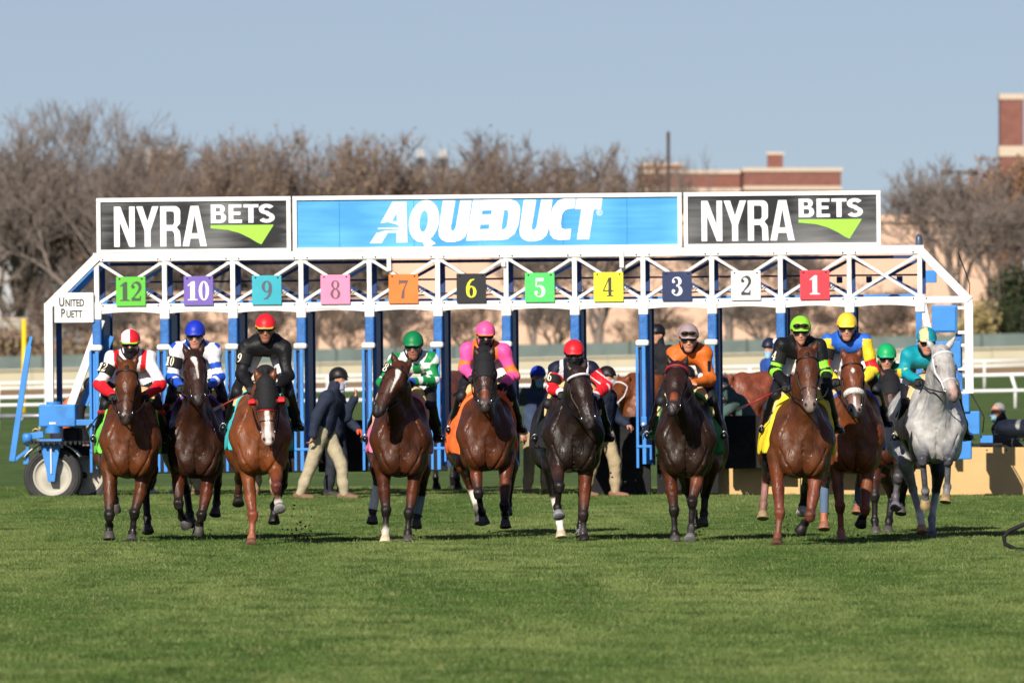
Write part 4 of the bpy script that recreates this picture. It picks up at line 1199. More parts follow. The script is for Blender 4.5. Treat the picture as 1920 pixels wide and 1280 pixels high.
def jersey_cols(kind):
    w, rd, bl, bk, gr, pk, og, ye, te, lm = [np.array(C(*c)) for c in ((236, 232, 236), (222, 30, 42), (32, 84, 196), (22, 22, 25), (28, 140, 72), (244, 88, 160), (240, 120, 40), (240, 208, 50), (18, 150, 165), (150, 235, 60))]
    nv = np.array(C(24, 28, 52))
    def f(V, tg, t):
        n = len(V); x, y, z = V[:, 0], V[:, 1], V[:, 2]
        x = x - kind[1]; zz = z - kind[2]
        ua = np.char.startswith(tg, 'ua'); fa = np.char.startswith(tg, 'fa'); to = ~(ua | fa)
        col = np.zeros((n, 3))
        def S(mask, c): col[mask] = c
        k = kind[0]
        if k == 'A':
            S(to | ua, w); S(fa, rd); S(ua & (t > .92), rd)
            S((np.abs(np.abs(x) - .135 - .10 * (zz + .2)) < .028) & ~fa, rd)
            S(to & (zz < -.40) & (zz > -.44), rd)
        elif k == 'B':
            S(to | ua, w); S(fa, bl); S(ua & (t > .45), bl); S(ua & (t > .66) & (t < .86), w)
            S(to & (((np.abs(((x + .16) / .16) % 1 - .5) + np.abs(((zz) / .18) % 1 - .5)) < .28)), bl)
            S(fa & (t > .35) & (t < .5), w)
        elif k == 'C':
            S(np.ones(n, bool), bk)
        elif k == 'D':
            S(np.ones(n, bool), w)
            pat = np.sin(x * 34 + np.sin(zz * 21) * 1.1) * np.sin(zz * 22 + .8)
            S(pat > .05, gr); S((ua | fa) & (np.abs((t * 3.2) % 1 - .5) < .24), gr); S(fa & (t > .86), bl)
        elif k == 'E':
            S(np.ones(n, bool), pk)
            S(to & (x > .05) & (x < .13) , og); S(to & (np.abs(x + .11) < .03), og)
            S(ua & (t > .62), og); S(fa & (t < .08), og)
        elif k == 'F':
            S(to, nv); S(ua | fa, rd)
            S(to & (np.abs(np.abs(x) - .13) < .022), w)
            S(ua & (t < .18), nv); S(ua & (np.abs(np.sin(zz * 30 + x * 22)) < .22), w); S(fa & (t > .80), w); S(fa & (t < .12), w)
        elif k == 'G':
            S(np.ones(n, bool), np.array(C(206, 104, 34))); S(ua & (x > 0) & (t > .35) & (t < .75) & (np.abs(x - .2) < .018), bk)
        elif k == 'H':
            S(np.ones(n, bool), bk)
            S(ua & (t > .55) & (t < .80), lm); S(fa & (t > .04) & (t < .22), lm)
        elif k == 'I':
            S(to, np.array(C(46, 104, 205))); S(ua | fa, ye); S(ua & (t > .66), rd); S(fa & (t < .06), rd)
            S(to & (np.abs(x) > .165) & (zz < -.12), ye)
        elif k == 'J':
            S(np.ones(n, bool), np.array(C(24, 150, 88)))
        elif k == 'K':
            S(np.ones(n, bool), te)
            S(fa & (t < .22) & (np.sin(x * 90) > -.2), ye); S(ua & (t > .88), ye); S(to & (zz < -.42), nv)
        return col
    return f

def cap_cols(kind):
    cs = {k: np.array(C(*v)) for k, v in dict(red=(222, 34, 44), white=(238, 224, 236), blue=(28, 52, 180), green=(12, 122, 70), pink=(240, 88, 150), orange=(245, 130, 50), mauve=(158, 138, 142), lime=(142, 222, 52), yellow=(240, 200, 62), em=(24, 165, 96), teal=(22, 140, 158), cream=(226, 196, 140), black=(26, 24, 26), gold=(235, 190, 70), grey=(78, 74, 76), navy=(28, 34, 58)).items()}
    def f(lr, fw, u):
        n = len(lr); col = np.zeros((n, 3))
        band = (u < .012) & (u > -.016)
        def base(c, b=None, pk=None):
            col[:] = cs[c]
            if b: col[band] = cs[b]
            if pk: col[u < -.016] = cs[pk]
        if kind == 'A':
            base('white'); col[((lr > 0) & (fw > 0)) | ((lr < 0) & (fw < 0)) | (np.abs(lr) > .088)] = cs['red']; col[band] = cs['lime']; col[u < -.016] = cs['orange'] * .6
        elif kind == 'B': base('blue'); col[(u < .0) & (u > -.012)] = cs['navy']
        elif kind == 'C': base('red', 'gold', 'navy')
        elif kind == 'D': base('green'); col[(u < -.004) & (u > -.016)] = cs['green'] * .35
        elif kind == 'E': base('pink', 'orange')
        elif kind == 'F': base('red'); col[(u < .004) & (u > -.010)] = cs['black']
        elif kind == 'G': base('mauve', None, 'cream')
        elif kind == 'H': base('lime')
        elif kind == 'I': base('yellow', None, 'cream')
        elif kind == 'J': base('em'); col[(u < .004) & (u > -.014)] = cs['teal']
        elif kind == 'K':
            base('teal'); col[(lr < 0.0) & (lr > -.085) & (fw > 0)] = cs['cream']; col[u < -.006] = cs['white']
        else: base(kind)
        return col
    return f
# ------------------------------------------------------------------ horses
def coat_mat():
    m = mat('horse_coat', (1, 1, 1), rough=0.36, spec=0.36, var=0.34, scale=7.0, attr=True)
    n, l = m.node_tree.nodes, m.node_tree.links; b = n['Principled BSDF']
    tc = n.new('ShaderNodeTexCoord'); prev = None
    for sc, st, di, ys in ((5, .55, .05, 1), (13, .5, .022, 1), (36, .55, .008, 1), (110, .7, .003, 1)):
        mp = n.new('ShaderNodeMapping'); mp.inputs['Scale'].default_value = (1, 1, .55); l.new(tc.outputs['Object'], mp.inputs[0])
        ns = n.new('ShaderNodeTexNoise'); ns.inputs['Scale'].default_value = sc; ns.inputs['Detail'].default_value = 2; ns.inputs['Distortion'].default_value = .6; l.new(mp.outputs[0], ns.inputs['Vector'])
        bp_ = n.new('ShaderNodeBump'); bp_.inputs['Strength'].default_value = st; bp_.inputs['Distance'].default_value = di
        l.new(ns.outputs['Fac'], bp_.inputs['Height'])
        if prev is not None: l.new(prev, bp_.inputs['Normal'])
        prev = bp_.outputs[0]
    l.new(prev, b.inputs['Normal'])
    rn = n.new('ShaderNodeTexNoise'); rn.inputs['Scale'].default_value = 9; l.new(tc.outputs['Object'], rn.inputs['Vector'])
    rr = n.new('ShaderNodeMapRange'); rr.inputs['From Min'].default_value = .35; rr.inputs['From Max'].default_value = .65; rr.inputs['To Min'].default_value = .30; rr.inputs['To Max'].default_value = .56
    l.new(rn.outputs['Fac'], rr.inputs['Value']); l.new(rr.outputs[0], b.inputs['Roughness'])
    return m
M_coat = coat_mat()
M_hair = mat('horse_hair', C(24, 20, 19), rough=0.55, var=0.3, scale=30, bump=0.6, bscale=60)
M_leather = mat('dark_leather', C(34, 24, 20), rough=0.45, var=0.2)
M_black_leather = mat('black_leather', C(16, 16, 18), rough=0.4, var=0.2)
M_white_strap = mat('white_strap', C(225, 222, 225), rough=0.5)
M_eye = mat('horse_eye', C(14, 9, 8), rough=0.08, spec=0.6)
M_steel = mat('bright_steel', C(190, 190, 190), rough=0.25, metal=1.0)
M_hood = mat('hood_fabric', C(24, 24, 27), rough=0.8, bump=0.3)
M_red = mat('red_trim', C(205, 35, 45), rough=0.7)
M_fleece = mat('sheepskin', C(228, 224, 216), rough=0.95, var=0.15, scale=60, bump=1.0, bscale=70)
M_pad = mat('foam_pad', C(214, 184, 130), rough=0.85, var=0.1)
M_wrapw = mat('white_wrap', C(228, 228, 222), rough=0.85)

BLK = C(30, 25, 24)
def cloth_mat(name, col):
    return mat('cloth_' + name, col, rough=0.75, var=0.08, scale=20, bump=0.35, bscale=22)

def build_horse(root, S, h=0.012):
    """S: dictionary in the horse's own frame, facing -Y, ground at z = 0"""
    coat = np.array(S['coat']); dark = np.array(S.get('dark', coat * 0.72)); rump = S.get('rump', 0.0)
    zs = S['zb'] + 0.37
    wd = S.get('wd', 0.90)
    P = []
    cc = lambda a, b, ra, rb, k=0.08, ca=coat, cb=None, sx=1.0, tag=None: P.append(Cone(a, b, ra, rb, k, ca, cb, sx, tag))
    el = lambda c, r, k=0.07, ca=coat, B=None, tag=None: P.append(Ell(c, r, k, ca, B, tag))
    # trunk: a deep, narrow barrel
    sx = .80 * wd
    cc((0, -.26, zs + .05), (rump * .4, .25, zs + .04), .345, .375, .1, sx=sx)
    cc((rump * .4, .25, zs + .04), (rump, .85, zs + .10), .375, .335, .1, sx=sx)
    el((rump, .98, zs + .12), (.29 * wd, .36, .33), .1)
    el((0, -.39, zs + .01), (.25 * wd, .26, .36), .1)
    zp = zs - .04
    for s in (-1, 1):
        el((s * .11 * wd, -.55, zp - .13), (.13, .115, .17), .05)               # pectorals
        el((s * .21 * wd, -.45, zp + .05), (.10, .14, .19), .06)                # point of shoulder
        cc((s * .215 * wd, -.39, zp + .08), (s * .12, .02, zs + .44), .13, .10, .07)
        el((s * .20 * wd, -.30, zp - .13), (.10, .15, .16), .05)                # elbow muscle
        cc((s * .07 * wd, -.575, zp - .02), (s * .17 * wd, -.50, zp - .19), .07, .075, .035)   # front of the breast
        cc((s * .12, -.44, zs + .28), (s * .21 * wd, -.48, zp + .08), .07, .08, .035)          # neck to shoulder
        cc((s * .25 * wd, -.35, zp + .0), (s * .20 * wd, -.33, zp - .22), .07, .06, .03)       # outer arm
        el((rump + s * .17, .95, zs - .02), (.145, .27, .32), .07)             # thigh
    el((0, .05, zs + .40), (.11, .38, .13), .09)
    trunk = list(P)
    # neck and head
    poll = np.array(S['poll'], float); muz = np.array(S['muzzle'], float)
    ax = muz - poll; L = np.linalg.norm(ax); u = ax / L
    w = np.array(S.get('lat', (1, 0, 0)), float); w = w - u * (w @ u); w /= np.linalg.norm(w)
    n = np.cross(w, u); n = n if n[1] < 0 else -n      # towards the front of the face
    H = lambda t, lat, dors: poll + u * t * L + w * lat + n * dors
    nb = np.array((0, -.30, zs + .27)); ne = H(.06, 0, -.07)
    mid = (nb + ne) / 2 + np.array((0, .03, .05))
    cc(nb, mid, .225, .150, .09, sx=.72)
    cc(mid, ne, .158, .122, .07, sx=.70)
    th0 = np.array((0, -.46, zs + .06)); th1 = H(.34, 0, -.16)
    cc(th0, th1, .16, .075, .09, dark * .5 + coat * .5, sx=.72)
    fd = np.array(S.get('face', coat)); mz = np.array(S.get('muz_col', C(38, 28, 26)))
    hs = len(P)
    cc(H(.03, 0, 0), H(.30, 0, .005), .090, .104, .05, fd)
    cc(H(.20, 0, .015), H(.42, 0, .02), .088, .083, .04, fd)
    for s in (-1, 1):
        cc(H(.24, s * .045, -.085), H(.47, s * .03, -.055), .085, .058, .04, fd)
        el(H(.33, s * .078, .02), (.032, .04, .04), .03, fd)                     # brow
        cc(H(.48, s * .055, -.005), H(.72, s * .036, -.01), .034, .028, .03, fd)
        el(H(.905, s * .036, .008), (.032, .034, .040), .02, mz)
    cc(H(.40, 0, .02), H(.84, 0, .005), .074, .052, .04, fd, fd * .5 + mz * .5)
    cc(H(.80, 0, -.015), H(.955, 0, -.02), .057, .052, .03, fd * .4 + mz * .6, mz)
    cc(H(.62, 0, -.06), H(.93, 0, -.06), .045, .035, .03, fd, mz)
    head = P[hs:]
    ears = []
    for s, ed in ((-1, S.get('earL', (-.045, .0, .135))), (1, S.get('earR', (.045, .0, .135)))):
        base = H(-.02, s * .062, -.005); ed = np.array(ed, float)
        e1 = base + ed * .45; e2 = base + ed
        ears += [Cone(base, e1, .030, .034, .025, fd, fd), Cone(e1, e2, .034, .006, .012, fd, BLK if not S.get('grey') else fd)]
    P += ears
    # legs
    lc = S.get('legcol', {})
    def leg(key, pts, fore):
        up, kn, ft, hf = [np.array(p, float) for p in pts]
        c_up, c_kn, c_cn, c_ft, c_hf = [np.array(c) for c in lc.get(key, S['points'])]
        if fore:
            cc(up + (0, .03, .08), up * .5 + kn * .5, .118, .066, .04, coat, c_up, sx=.86)
            cc(up * .5 + kn * .5, kn, .066, .041, .015, c_up, c_kn)
            el(kn + (0, -.008, .012), (.058, .056, .050), .014, c_kn)
            el(kn + (0, -.004, -.03), (.049, .048, .040), .014, c_kn)
            r1, r2 = .034, .031
        else:
            cc(np.array((rump + np.sign(up[0] - rump) * .17, .85, zs - .10)), up, .18, .095, .08, coat, c_up, sx=.75)
            cc(up, kn, .092, .050, .04, c_up, c_kn, sx=.85)
            el(kn + (0, .02, .01), (.045, .065, .062), .025, c_kn)
            r1, r2 = .040, .036
        cc(kn, ft, r1, r2, .012, c_kn * .3 + c_cn * .7, c_cn)
        el(ft, (.047, .049, .046), .012, c_ft)
        hd = hf - ft; hl = np.linalg.norm(hd); hd = hd / hl
        ps = ft + hd * max(hl - .085, .02)
        cc(ft, ps, .037, .040, .014, c_ft, c_ft)
        cc(ps, ps + hd * .03, .040, .040, .01, c_ft, c_ft)
        tl_ = nrm(np.array((0, -1.0, 0)) - hd * (-hd[1])) * .012 if abs(hd[1]) < .95 else np.zeros(3)
        hm = MB().lathe([(.0, -.004), (.042, -.002), (.047, .006), (.053, .035), (.064, .082), (.060, .086), (.0, .080)], ps + tl_, hd, 18)
        hm.v = [tuple(np.array(v) + tl_ * 1.6 * max(0, (np.array(v) - ps) @ hd) / .08) for v in hm.v]
        hm.build('hoof', mat('hoof_horn_%d' % int(sum(c_hf) * 500), tuple(c_hf), rough=.55, var=.25, scale=14, dirt=C(64, 58, 44), dirt_amt=.7, bump=.2), root, smooth=True)
    for key in ('FL', 'FR', 'HL', 'HR'):
        if key in S: leg(key, S[key], key[0] == 'F')
    paints = S.get('paint')
    def colf(V):
        col = blend_col(P, V)
        q = V - poll; t = q @ u / L; lat = q @ w; do = q @ n
        for s in (-1, 1):      # nostrils
            d = np.linalg.norm((V - H(.925, s * .040, .030)) / np.array((1, 1, 1.35)), axis=1)
            f = np.clip((.022 - d) / .008, 0, 1)[:, None]
            col = col * (1 - f) + np.array(C(10, 8, 8)) * f
        f = np.clip((np.abs(t - 1.0) < .02).astype(float), 0, 1)
        if paints:
            col = paints(col, t, lat, do, V)
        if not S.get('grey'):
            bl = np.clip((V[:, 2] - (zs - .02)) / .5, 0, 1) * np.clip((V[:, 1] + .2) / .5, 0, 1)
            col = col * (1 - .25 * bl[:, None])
        else:
            rng = np.sin(V[:, 0] * 43 + np.sin(V[:, 2] * 37) * 2) * np.sin(V[:, 2] * 41 + np.sin(V[:, 1] * 35) * 2)
            col = col * (1 + .07 * rng[:, None])
        return col
    cuts = [([(0, zp + .06), (0, zp - .29)], .006, .022)]
    for s in (-1, 1):
        cuts += [([(s * .05, zp - .31), (s * .12 * wd, zp - .25), (s * .19 * wd, zp - .15), (s * .25 * wd, zp - .01)], .006, .022), ([(s * .24 * wd, zp + .12), (s * .17 * wd, zp + .26), (s * .11, zp + .38)], .004, .018)]
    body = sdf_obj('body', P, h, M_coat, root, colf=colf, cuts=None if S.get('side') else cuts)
    # eyes
    for s in (-1, 1):
        e = MB().lathe([(.0, -.021), (.013, -.017), (.021, 0), (.013, .017), (0, .021)], H(.345, s * .098, .028), w, 10)
        e.build('eye', M_eye, root, smooth=True)
    # mane and forelock
    mp = []
    crest = [H(.02, 0, -.10), mid + (0, .09, .11), nb + (0, .20, .14), np.array((0, .05, zs + .46))]
    hc = S.get('mane', C(26, 20, 18))
    for a, b in zip(crest[:-1], crest[1:]):
        cA, cB = np.array(a), np.array(b)
        for q in range(4):
            f0, f1 = q / 4, (q + .7) / 4
            a2 = cA * (1 - f0) + cB * f0; b2 = cA * (1 - f1) + cB * f1
            sd = S.get('mane_side', 1)
            mp.append(Cone(a2, b2 + (sd * .09, .02, -.10), .045, .02, .03, hc, hc))
    if not S.get('hood'): mp.append(Cone(H(-.07, 0, -.02), H(.06, 0, .07), .04, .026, .02, hc, hc))
    if not S.get('hood'):
        mp.append(Cone(H(.06, .0, .082), H(.22, .012, .104), .024, .006, .015, hc, hc))
    sdf_obj('mane', mp, .012, mat('mane_hair', hc, attr=True, rough=.6, bump=.6, bscale=50, var=.3, scale=25), root, colf='blend')
    # tail
    tb = np.array((rump, 1.32, zs + .22)); sw = S.get('tail', (.0, .50, -.12))
    tl = [Cone(tb, tb + (sw[0] * .3, .16, -.02), .04, .055, .03, hc, hc), Cone(tb + (sw[0] * .3, .16, -.02), tb + np.array(sw), .06, .045, .04, hc, hc),
          Cone(tb + np.array(sw), tb + np.array(sw) * 1.25 + (0, .14, -.14), .045, .012, .04, hc, hc)]
    sdf_obj('tail', tl, .016, mat('mane_hair', hc, attr=True), root, colf='blend')
    # saddle cloth, pad, saddle, girth
    if 'cloth' in S:
        y0, y1, zl = S.get('cloth_ext', (-.10, .62, -.10))
        fl = S.get('flare', .05)
        gp = [p.grown(.024) for p in trunk]
        def clip(x, y, z):
            dn = np.clip((zs + .2 - z) / .3, 0, 1.2)
            edge = .02 * np.sin(y * 23) + .012 * np.sin(x * 31)
            return np.maximum(np.maximum(y0 + .05 * dn - y, y - y1), zs + zl + edge - z) + 0 * x
        flr = lambda D, x, y, z: D - fl * np.clip((zs + .30 - z) / .40, 0, 1) - .006 * np.sin(y * 26 + z * 9) + 0 * x
        o = sdf_obj('saddle_cloth', gp, .016, S['cloth'], root, clip=clip, post=flr)
        pad = [p.grown(.046) for p in trunk]
        sdf_obj('saddle_pad', pad, .016, S.get('pad', M_pad), root, clip=lambda x, y, z: np.maximum(np.maximum(-.09 - y, y - .42), zs + S.get('pad_z', .34) - z) + 0 * x)
        sd = [p.grown(.064) for p in trunk]
        sdf_obj('saddle', sd, .016, M_black_leather, root, clip=lambda x, y, z: np.maximum(np.maximum(.06 - y, y - .44), zs + .12 - z + np.abs(y - .25) * .5) + 0 * x)
        sdf_obj('girth', [p.grown(.012) for p in trunk], .02, M_black_leather, root, clip=lambda x, y, z: np.maximum(np.maximum(.02 - y, y - .12), z - zs - .1) + 0 * x)
    # bridle
    b = MB()
    def ring(t, rl, rd, off, a0=0, a1=360, r=.011, nn=20):
        pts = []
        for i in range(nn + 1):
            a = math.radians(a0 + (a1 - a0) * i / nn)
            pts.append(H(t, math.sin(a) * rl, math.cos(a) * rd + off))
        return pts
    b.tube(ring(.13, .108, .105, .0, -100, 100), .012, 6)
    b.tube(ring(.64, .070, .085, -.022), .013, 6)
    for s in (-1, 1):
        b.tube([H(-.03, s * .05, -.05), H(.13, s * .108, -.01), H(.40, s * .112, -.035), H(.64, s * .074, -.02), H(.80, s * .066, -.03)], .010, 6)
        b.tube([H(.05, s * .09, -.04), H(.30, s * .10, -.13), H(.44, 0, -.15)], .009, 6)
    b.build('bridle', S.get('bridle', M_leather), root, smooth=True)
    bt = MB()
    for s in (-1, 1):
        pts = [H(.81, s * .070, -.03) + u * (.03 * math.cos(a)) + n * (.03 * math.sin(a)) for a in [i * math.pi / 6 for i in range(13)]]
        bt.tube(pts, .006, 5)
    bt.build('bit_ring', M_steel, root, smooth=True)
    if 'hands' in S:
        for s, hd in zip((-1, 1), S['hands']):
            a = H(.81, s * .075, -.04); hd = np.array(hd)
            m1 = a * .5 + hd * .5 + (s * .03, .02, -.02)
            m2 = hd + (-s * .03, .10, -.22)
            m3 = np.array((0.02 * s, -.42, S.get('loop', zs + .12)))
            MB().tube([a, a * .75 + m1 * .25 + (s * .012, 0, 0), m1, hd * .8 + m1 * .2 + (s * .01, 0, 0), hd, hd + (0, .06, .0)], .008, 6).build('rein', S.get('rein_mat', M_black_leather), root, smooth=True)
    if S.get('noseband') == 'fleece':
        pts = ring(.60, .078, .088, -.018, -115, 115)
        MB().tube(pts, [.034] * len(pts), 10).build('sheepskin_noseband', M_fleece, root, smooth=True)
    if S.get('noseband') == 'brow_white':
        MB().tube(ring(.10, .112, .112, .0, -95, 95), .014, 6).build('browband', M_white_strap, root, smooth=True)
    if S.get('noseband') == 'brow_red':
        MB().tube(ring(.10, .112, .112, .0, -95, 95), .016, 6).build('browband', mat('crimson_strap', C(150, 30, 55)), root, smooth=True)
    if S.get('hood'):
        t1 = S.get('hood_end', .50)
        hp = [p.grown(.011) for p in head] + [Cone(H(-.02, 0, -.06), H(-.12, 0, -.1), .1, .12, .04)]
        ex = [H(.345, s * .10, .04) for s in (-1, 1)]
        def clip(x, y, z):
            t = ((x - poll[0]) * u[0] + (y - poll[1]) * u[1] + (z - poll[2]) * u[2]) / L
            d = (t - t1) * L
            for e in ex:
                d = np.maximum(d, .046 - np.sqrt((x - e[0]) ** 2 + (y - e[1]) ** 2 + (z - e[2]) ** 2))
            for s in (-1, 1):
                e = H(-.02, s * .062, -.005) + np.array((0, 0, .03))
                d = np.maximum(d, .04 - np.sqrt((x - e[0]) ** 2 + (y - e[1]) ** 2))
            return d
        sdf_obj('hood', hp, .012, M_hood, root, clip=clip)
        if S['hood'] == 'cups':
            for s in (-1, 1):
                cbase = H(.345, s * .112, -.012)
                pts = []
                prof = []
                mbp = MB()
                rows = []
                for i in range(5):
                    a = math.radians(i * 20)
                    rows.append([(cbase + (w * s) * (.075 * math.sin(a)) + n * (.035 * (1 - math.cos(a)) - .02) + (u * math.cos(ph) * .062 * math.cos(a * .6) + n * math.sin(ph) * .062 * math.cos(a * .6))) for ph in [math.pi * (.5 + j / 8) for j in range(9)]])
                vs = [p for r in rows for p in r]
                fs = [(i * 9 + j, i * 9 + j + 1, (i + 1) * 9 + j + 1, (i + 1) * 9 + j) for i in range(4) for j in range(8)]
                mbp.add(vs, fs)
                o = mbp.build('blinker_cup', M_red, root, smooth=True)
                so = o.modifiers.new('thick', 'SOLIDIFY'); so.thickness = .008
            MB().tube(ring(t1, .092, .104, -.005, -120, 120), .011, 6).build('hood_trim', M_red, root, smooth=True)
    for key, (m_, lo_, hi_) in S.get('wraps', {}).items():
        kn, ft = np.array(S[key][1], float), np.array(S[key][2], float)
        a = kn + (ft - kn) * lo_; c = kn + (ft - kn) * hi_
        MB().tube([a, a * .6 + c * .4, c, ft + (c - ft) * -.1], [.046, .048, .046, .058], 14).build('leg_wrap', m_, root, smooth=True)
    return H, zs

def face_paint(kind, fd=None):
    W_ = np.array(C(232, 226, 220)); D_ = np.array(C(30, 25, 25))
    def f(col, t, lat, do, V):
        m = np.zeros(len(t))
        if kind == 'blaze':      # broad white blaze to the muzzle
            wid = np.interp(t, [.2, .5, .75, .95], [.018, .026, .034, .032])
            m = np.clip((wid - np.abs(lat)) / .008, 0, 1) * (do > .01) * np.clip((t - .12) / .03, 0, 1) * np.clip((1.02 - t) / .04, 0, 1)
        elif kind == 'stripe':   # crooked stripe from the forehead
            cx = np.interp(t, [.12, .3, .6], [-.018, .008, .02])
            wid = np.interp(t, [.10, .17, .26, .36, .55, .60], [.0, .034, .028, .016, .011, 0])
            m = np.clip((wid - np.abs(lat - cx)) / .008, 0, 1) * (do > .01)
        elif kind == 'star':
            d = np.abs(lat) / .026 + np.abs(t - .26) / .06
            m = np.clip((1 - d) / .3, 0, 1) * (do > .01)
            wid = np.interp(t, [.66, .72, .95], [0, .012, .016])
            m = np.maximum(m, np.clip((wid - np.abs(lat)) / .006, 0, 1) * (do > 0))
        elif kind == 'snip':
            m = np.clip((.016 - np.abs(lat)) / .006, 0, 1) * (do > 0) * ((t > .60) & (t < .97))
        elif kind == 'tan':      # tan muzzle bridge under a dark face
            tn = np.array(C(120, 62, 36))
            m2 = np.clip((.045 - np.abs(lat)) / .012, 0, 1) * (do > 0.0) * np.clip((t - .64) / .04, 0, 1) * np.clip((.84 - t) / .05, 0, 1)
            return col * (1 - m2[:, None]) + tn * m2[:, None]
        elif kind == 'pink':
            tn = np.array(C(205, 160, 150))
            m2 = np.clip((.05 - np.abs(lat)) / .03, 0, 1) * np.clip((t - .66) / .15, 0, 1) * (do > -.01) * np.clip((1.0 - t) / .08, 0, 1)
            return col * (1 - .8 * m2[:, None]) + tn * .8 * m2[:, None]
        return col * (1 - m[:, None]) + W_ * m[:, None]
    return f

def racer(label, cx, gy, data, coat, **kw):
    """place a racehorse from its measured hoof line; data in photograph pixels plus depth in metres"""
    s = (gy - 640) / CAMH; Y0 = F / s
    X0 = (cx - 960) / F * Y0
    def P(px, py, ly):
        Y = Y0 + ly
        return ((px - 960) / F * Y - X0, ly, CAMH - (py - 640) / F * Y)
    root = empty('horse', (X0, Y0, 0), label, 'horse', 'racehorses leaving the gate')
    S = dict(kw)
    S['coat'] = coat
    S['zb'] = P(cx, data['bottom'], -.5)[2]
    pl = P(*data['poll'], -.86)
    mx, my = data['muzzle']
    m0 = P(mx, my, -1.1)
    dx, dz = m0[0] - pl[0], m0[2] - pl[2]
    dy = -math.sqrt(max(.62 ** 2 - dx * dx - dz * dz, .012))
    S['poll'] = pl; S['muzzle'] = (m0[0], pl[1] + dy, m0[2])
    for k in ('FL', 'FR', 'HL', 'HR'):
        if k in data:
            S[k] = [P(*q) for q in data[k]]
    if 'rump_px' in data:
        S['rump'] = P(data['rump_px'], 800, .95)[0]
    return root, S, P
BAY = C(88, 46, 20); CHEST = C(110, 58, 26); DKBAY = C(52, 28, 18); DKBR = C(40, 25, 16); SEAL = C(33, 22, 16); GREY = C(170, 168, 165)
HOOF = C(78, 74, 72)
def pts_bay(c, dk=BLK): return [c, dk, dk, dk, HOOF]
WHT = C(228, 220, 205)
RACERS = []
def add(key, label, cx, gy, data, coat, **kw):
    root, S, P = racer(label, cx, gy, data, coat, **kw)
    RACERS.append((key, root, S, P, cx, gy))

add('A', 'bay horse with a lime green saddle cloth, leftmost of the racing field', 247, 1020, dict(
    bottom=899, poll=(239, 688), muzzle=(235, 792), rump_px=232,
    FL=[(206, 880, -.35), (205, 966, -.50), (205, 984, -.26), (205, 1012, -.30)],
    FR=[(273, 885, -.35), (252, 962, -.45), (248, 999, -.42), (246, 1018, -.50)],
    HL=[(200, 870, .60), (212, 905, .95), (215, 935, 1.15), (216, 955, 1.22)],
    HR=[(282, 880, .70), (273, 920, 1.05), (276, 970, .95), (278, 1000, .85)]),
    BAY, points=pts_bay(BAY), cloth=cloth_mat('lime', C(120, 215, 75)), face=BAY, muz_col=C(52, 40, 38))
add('B', 'dark bay horse with a crooked white forehead stripe, second from the left', 370, 1018, dict(
    bottom=899, poll=(363, 668), muzzle=(374, 755), rump_px=362,
    FL=[(333, 868, -.40), (335, 944, -.62), (341, 968, -.40), (350, 984, -.34)],
    FR=[(396, 880, -.35), (378, 966, -.45), (374, 981, -.30), (372, 998, -.26)],
    HL=[(335, 880, .6), (350, 920, .95), (356, 962, .85), (361, 988, .80)],
    HR=[(405, 870, .65), (408, 905, 1.0), (406, 942, 1.12), (403, 968, 1.06)]),
    DKBAY, points=pts_bay(C(90, 40, 20)), cloth=cloth_mat('purple', C(110, 75, 160)), face=C(56, 30, 20), paint=face_paint('stripe'), muz_col=C(40, 32, 32))
add('C', 'chestnut horse with black hood, red blinker cups and white blaze', 490, 1025, dict(
    bottom=893, poll=(498, 716), muzzle=(503, 832), rump_px=480,
    FL=[(462, 872, -.40), (474, 966, -.55), (472, 1008, -.58), (471, 1026, -.66)],
    FR=[(519, 868, -.42), (518, 912, -.80), (522, 941, -.72), (526, 959, -.82)],
    HL=[(455, 870, .65), (448, 897, 1.0), (447, 928, 1.16), (447, 948, 1.08)],
    HR=[(528, 872, .65), (531, 908, 1.0), (514, 948, .95), (514, 982, .88)]),
    CHEST, points=[CHEST, C(130, 66, 46), C(150, 88, 66), C(150, 90, 70), C(120, 84, 66)], cloth=cloth_mat('turquoise', C(65, 190, 195)), face=CHEST, hood='cups', hood_end=.47,
    legcol={'HL': [CHEST, BLK, C(90, 55, 45), BLK, BLK], 'HR': [BLK, BLK, BLK, BLK, BLK], 'FR': [CHEST, C(105, 55, 45), C(110, 62, 50), WHT, C(150, 148, 145)]},
    paint=face_paint('blaze'), muz_col=C(190, 160, 150), mane=C(120, 60, 34))
add('D', 'bay horse with white hind leg wraps and pink saddle cloth, head turned aside', 752, 1019, dict(
    bottom=897, poll=(752, 690), muzzle=(706, 776), rump_px=745,
    FL=[(717, 880, -.38), (724, 957, -.44), (723, 996, -.46), (722, 1020, -.52)],
    FR=[(782, 872, -.38), (767, 962, -.48), (765, 998, -.50), (765, 1020, -.56)],
    HL=[(708, 875, .60), (708, 905, .85), (699, 955, .80), (698, 982, .76)],
    HR=[(793, 880, .60), (790, 925, .95), (782, 966, .85), (780, 990, .80)]),
    C(70, 36, 19), points=pts_bay(C(92, 42, 20)), pad_z=.15, cloth=cloth_mat('pink', C(235, 130, 165)), face=C(72, 38, 22), lat=(1, .28, 0),
    legcol={'FL': [C(78, 36, 20), BLK, BLK, WHT, C(216, 196, 165)]},
    wraps={'HL': (M_wrapw, .05, .95), 'HR': (mat('shade_wrap', C(120, 140, 138), rough=.9), .1, .95)}, paint=face_paint('stripe'), muz_col=C(38, 32, 33))
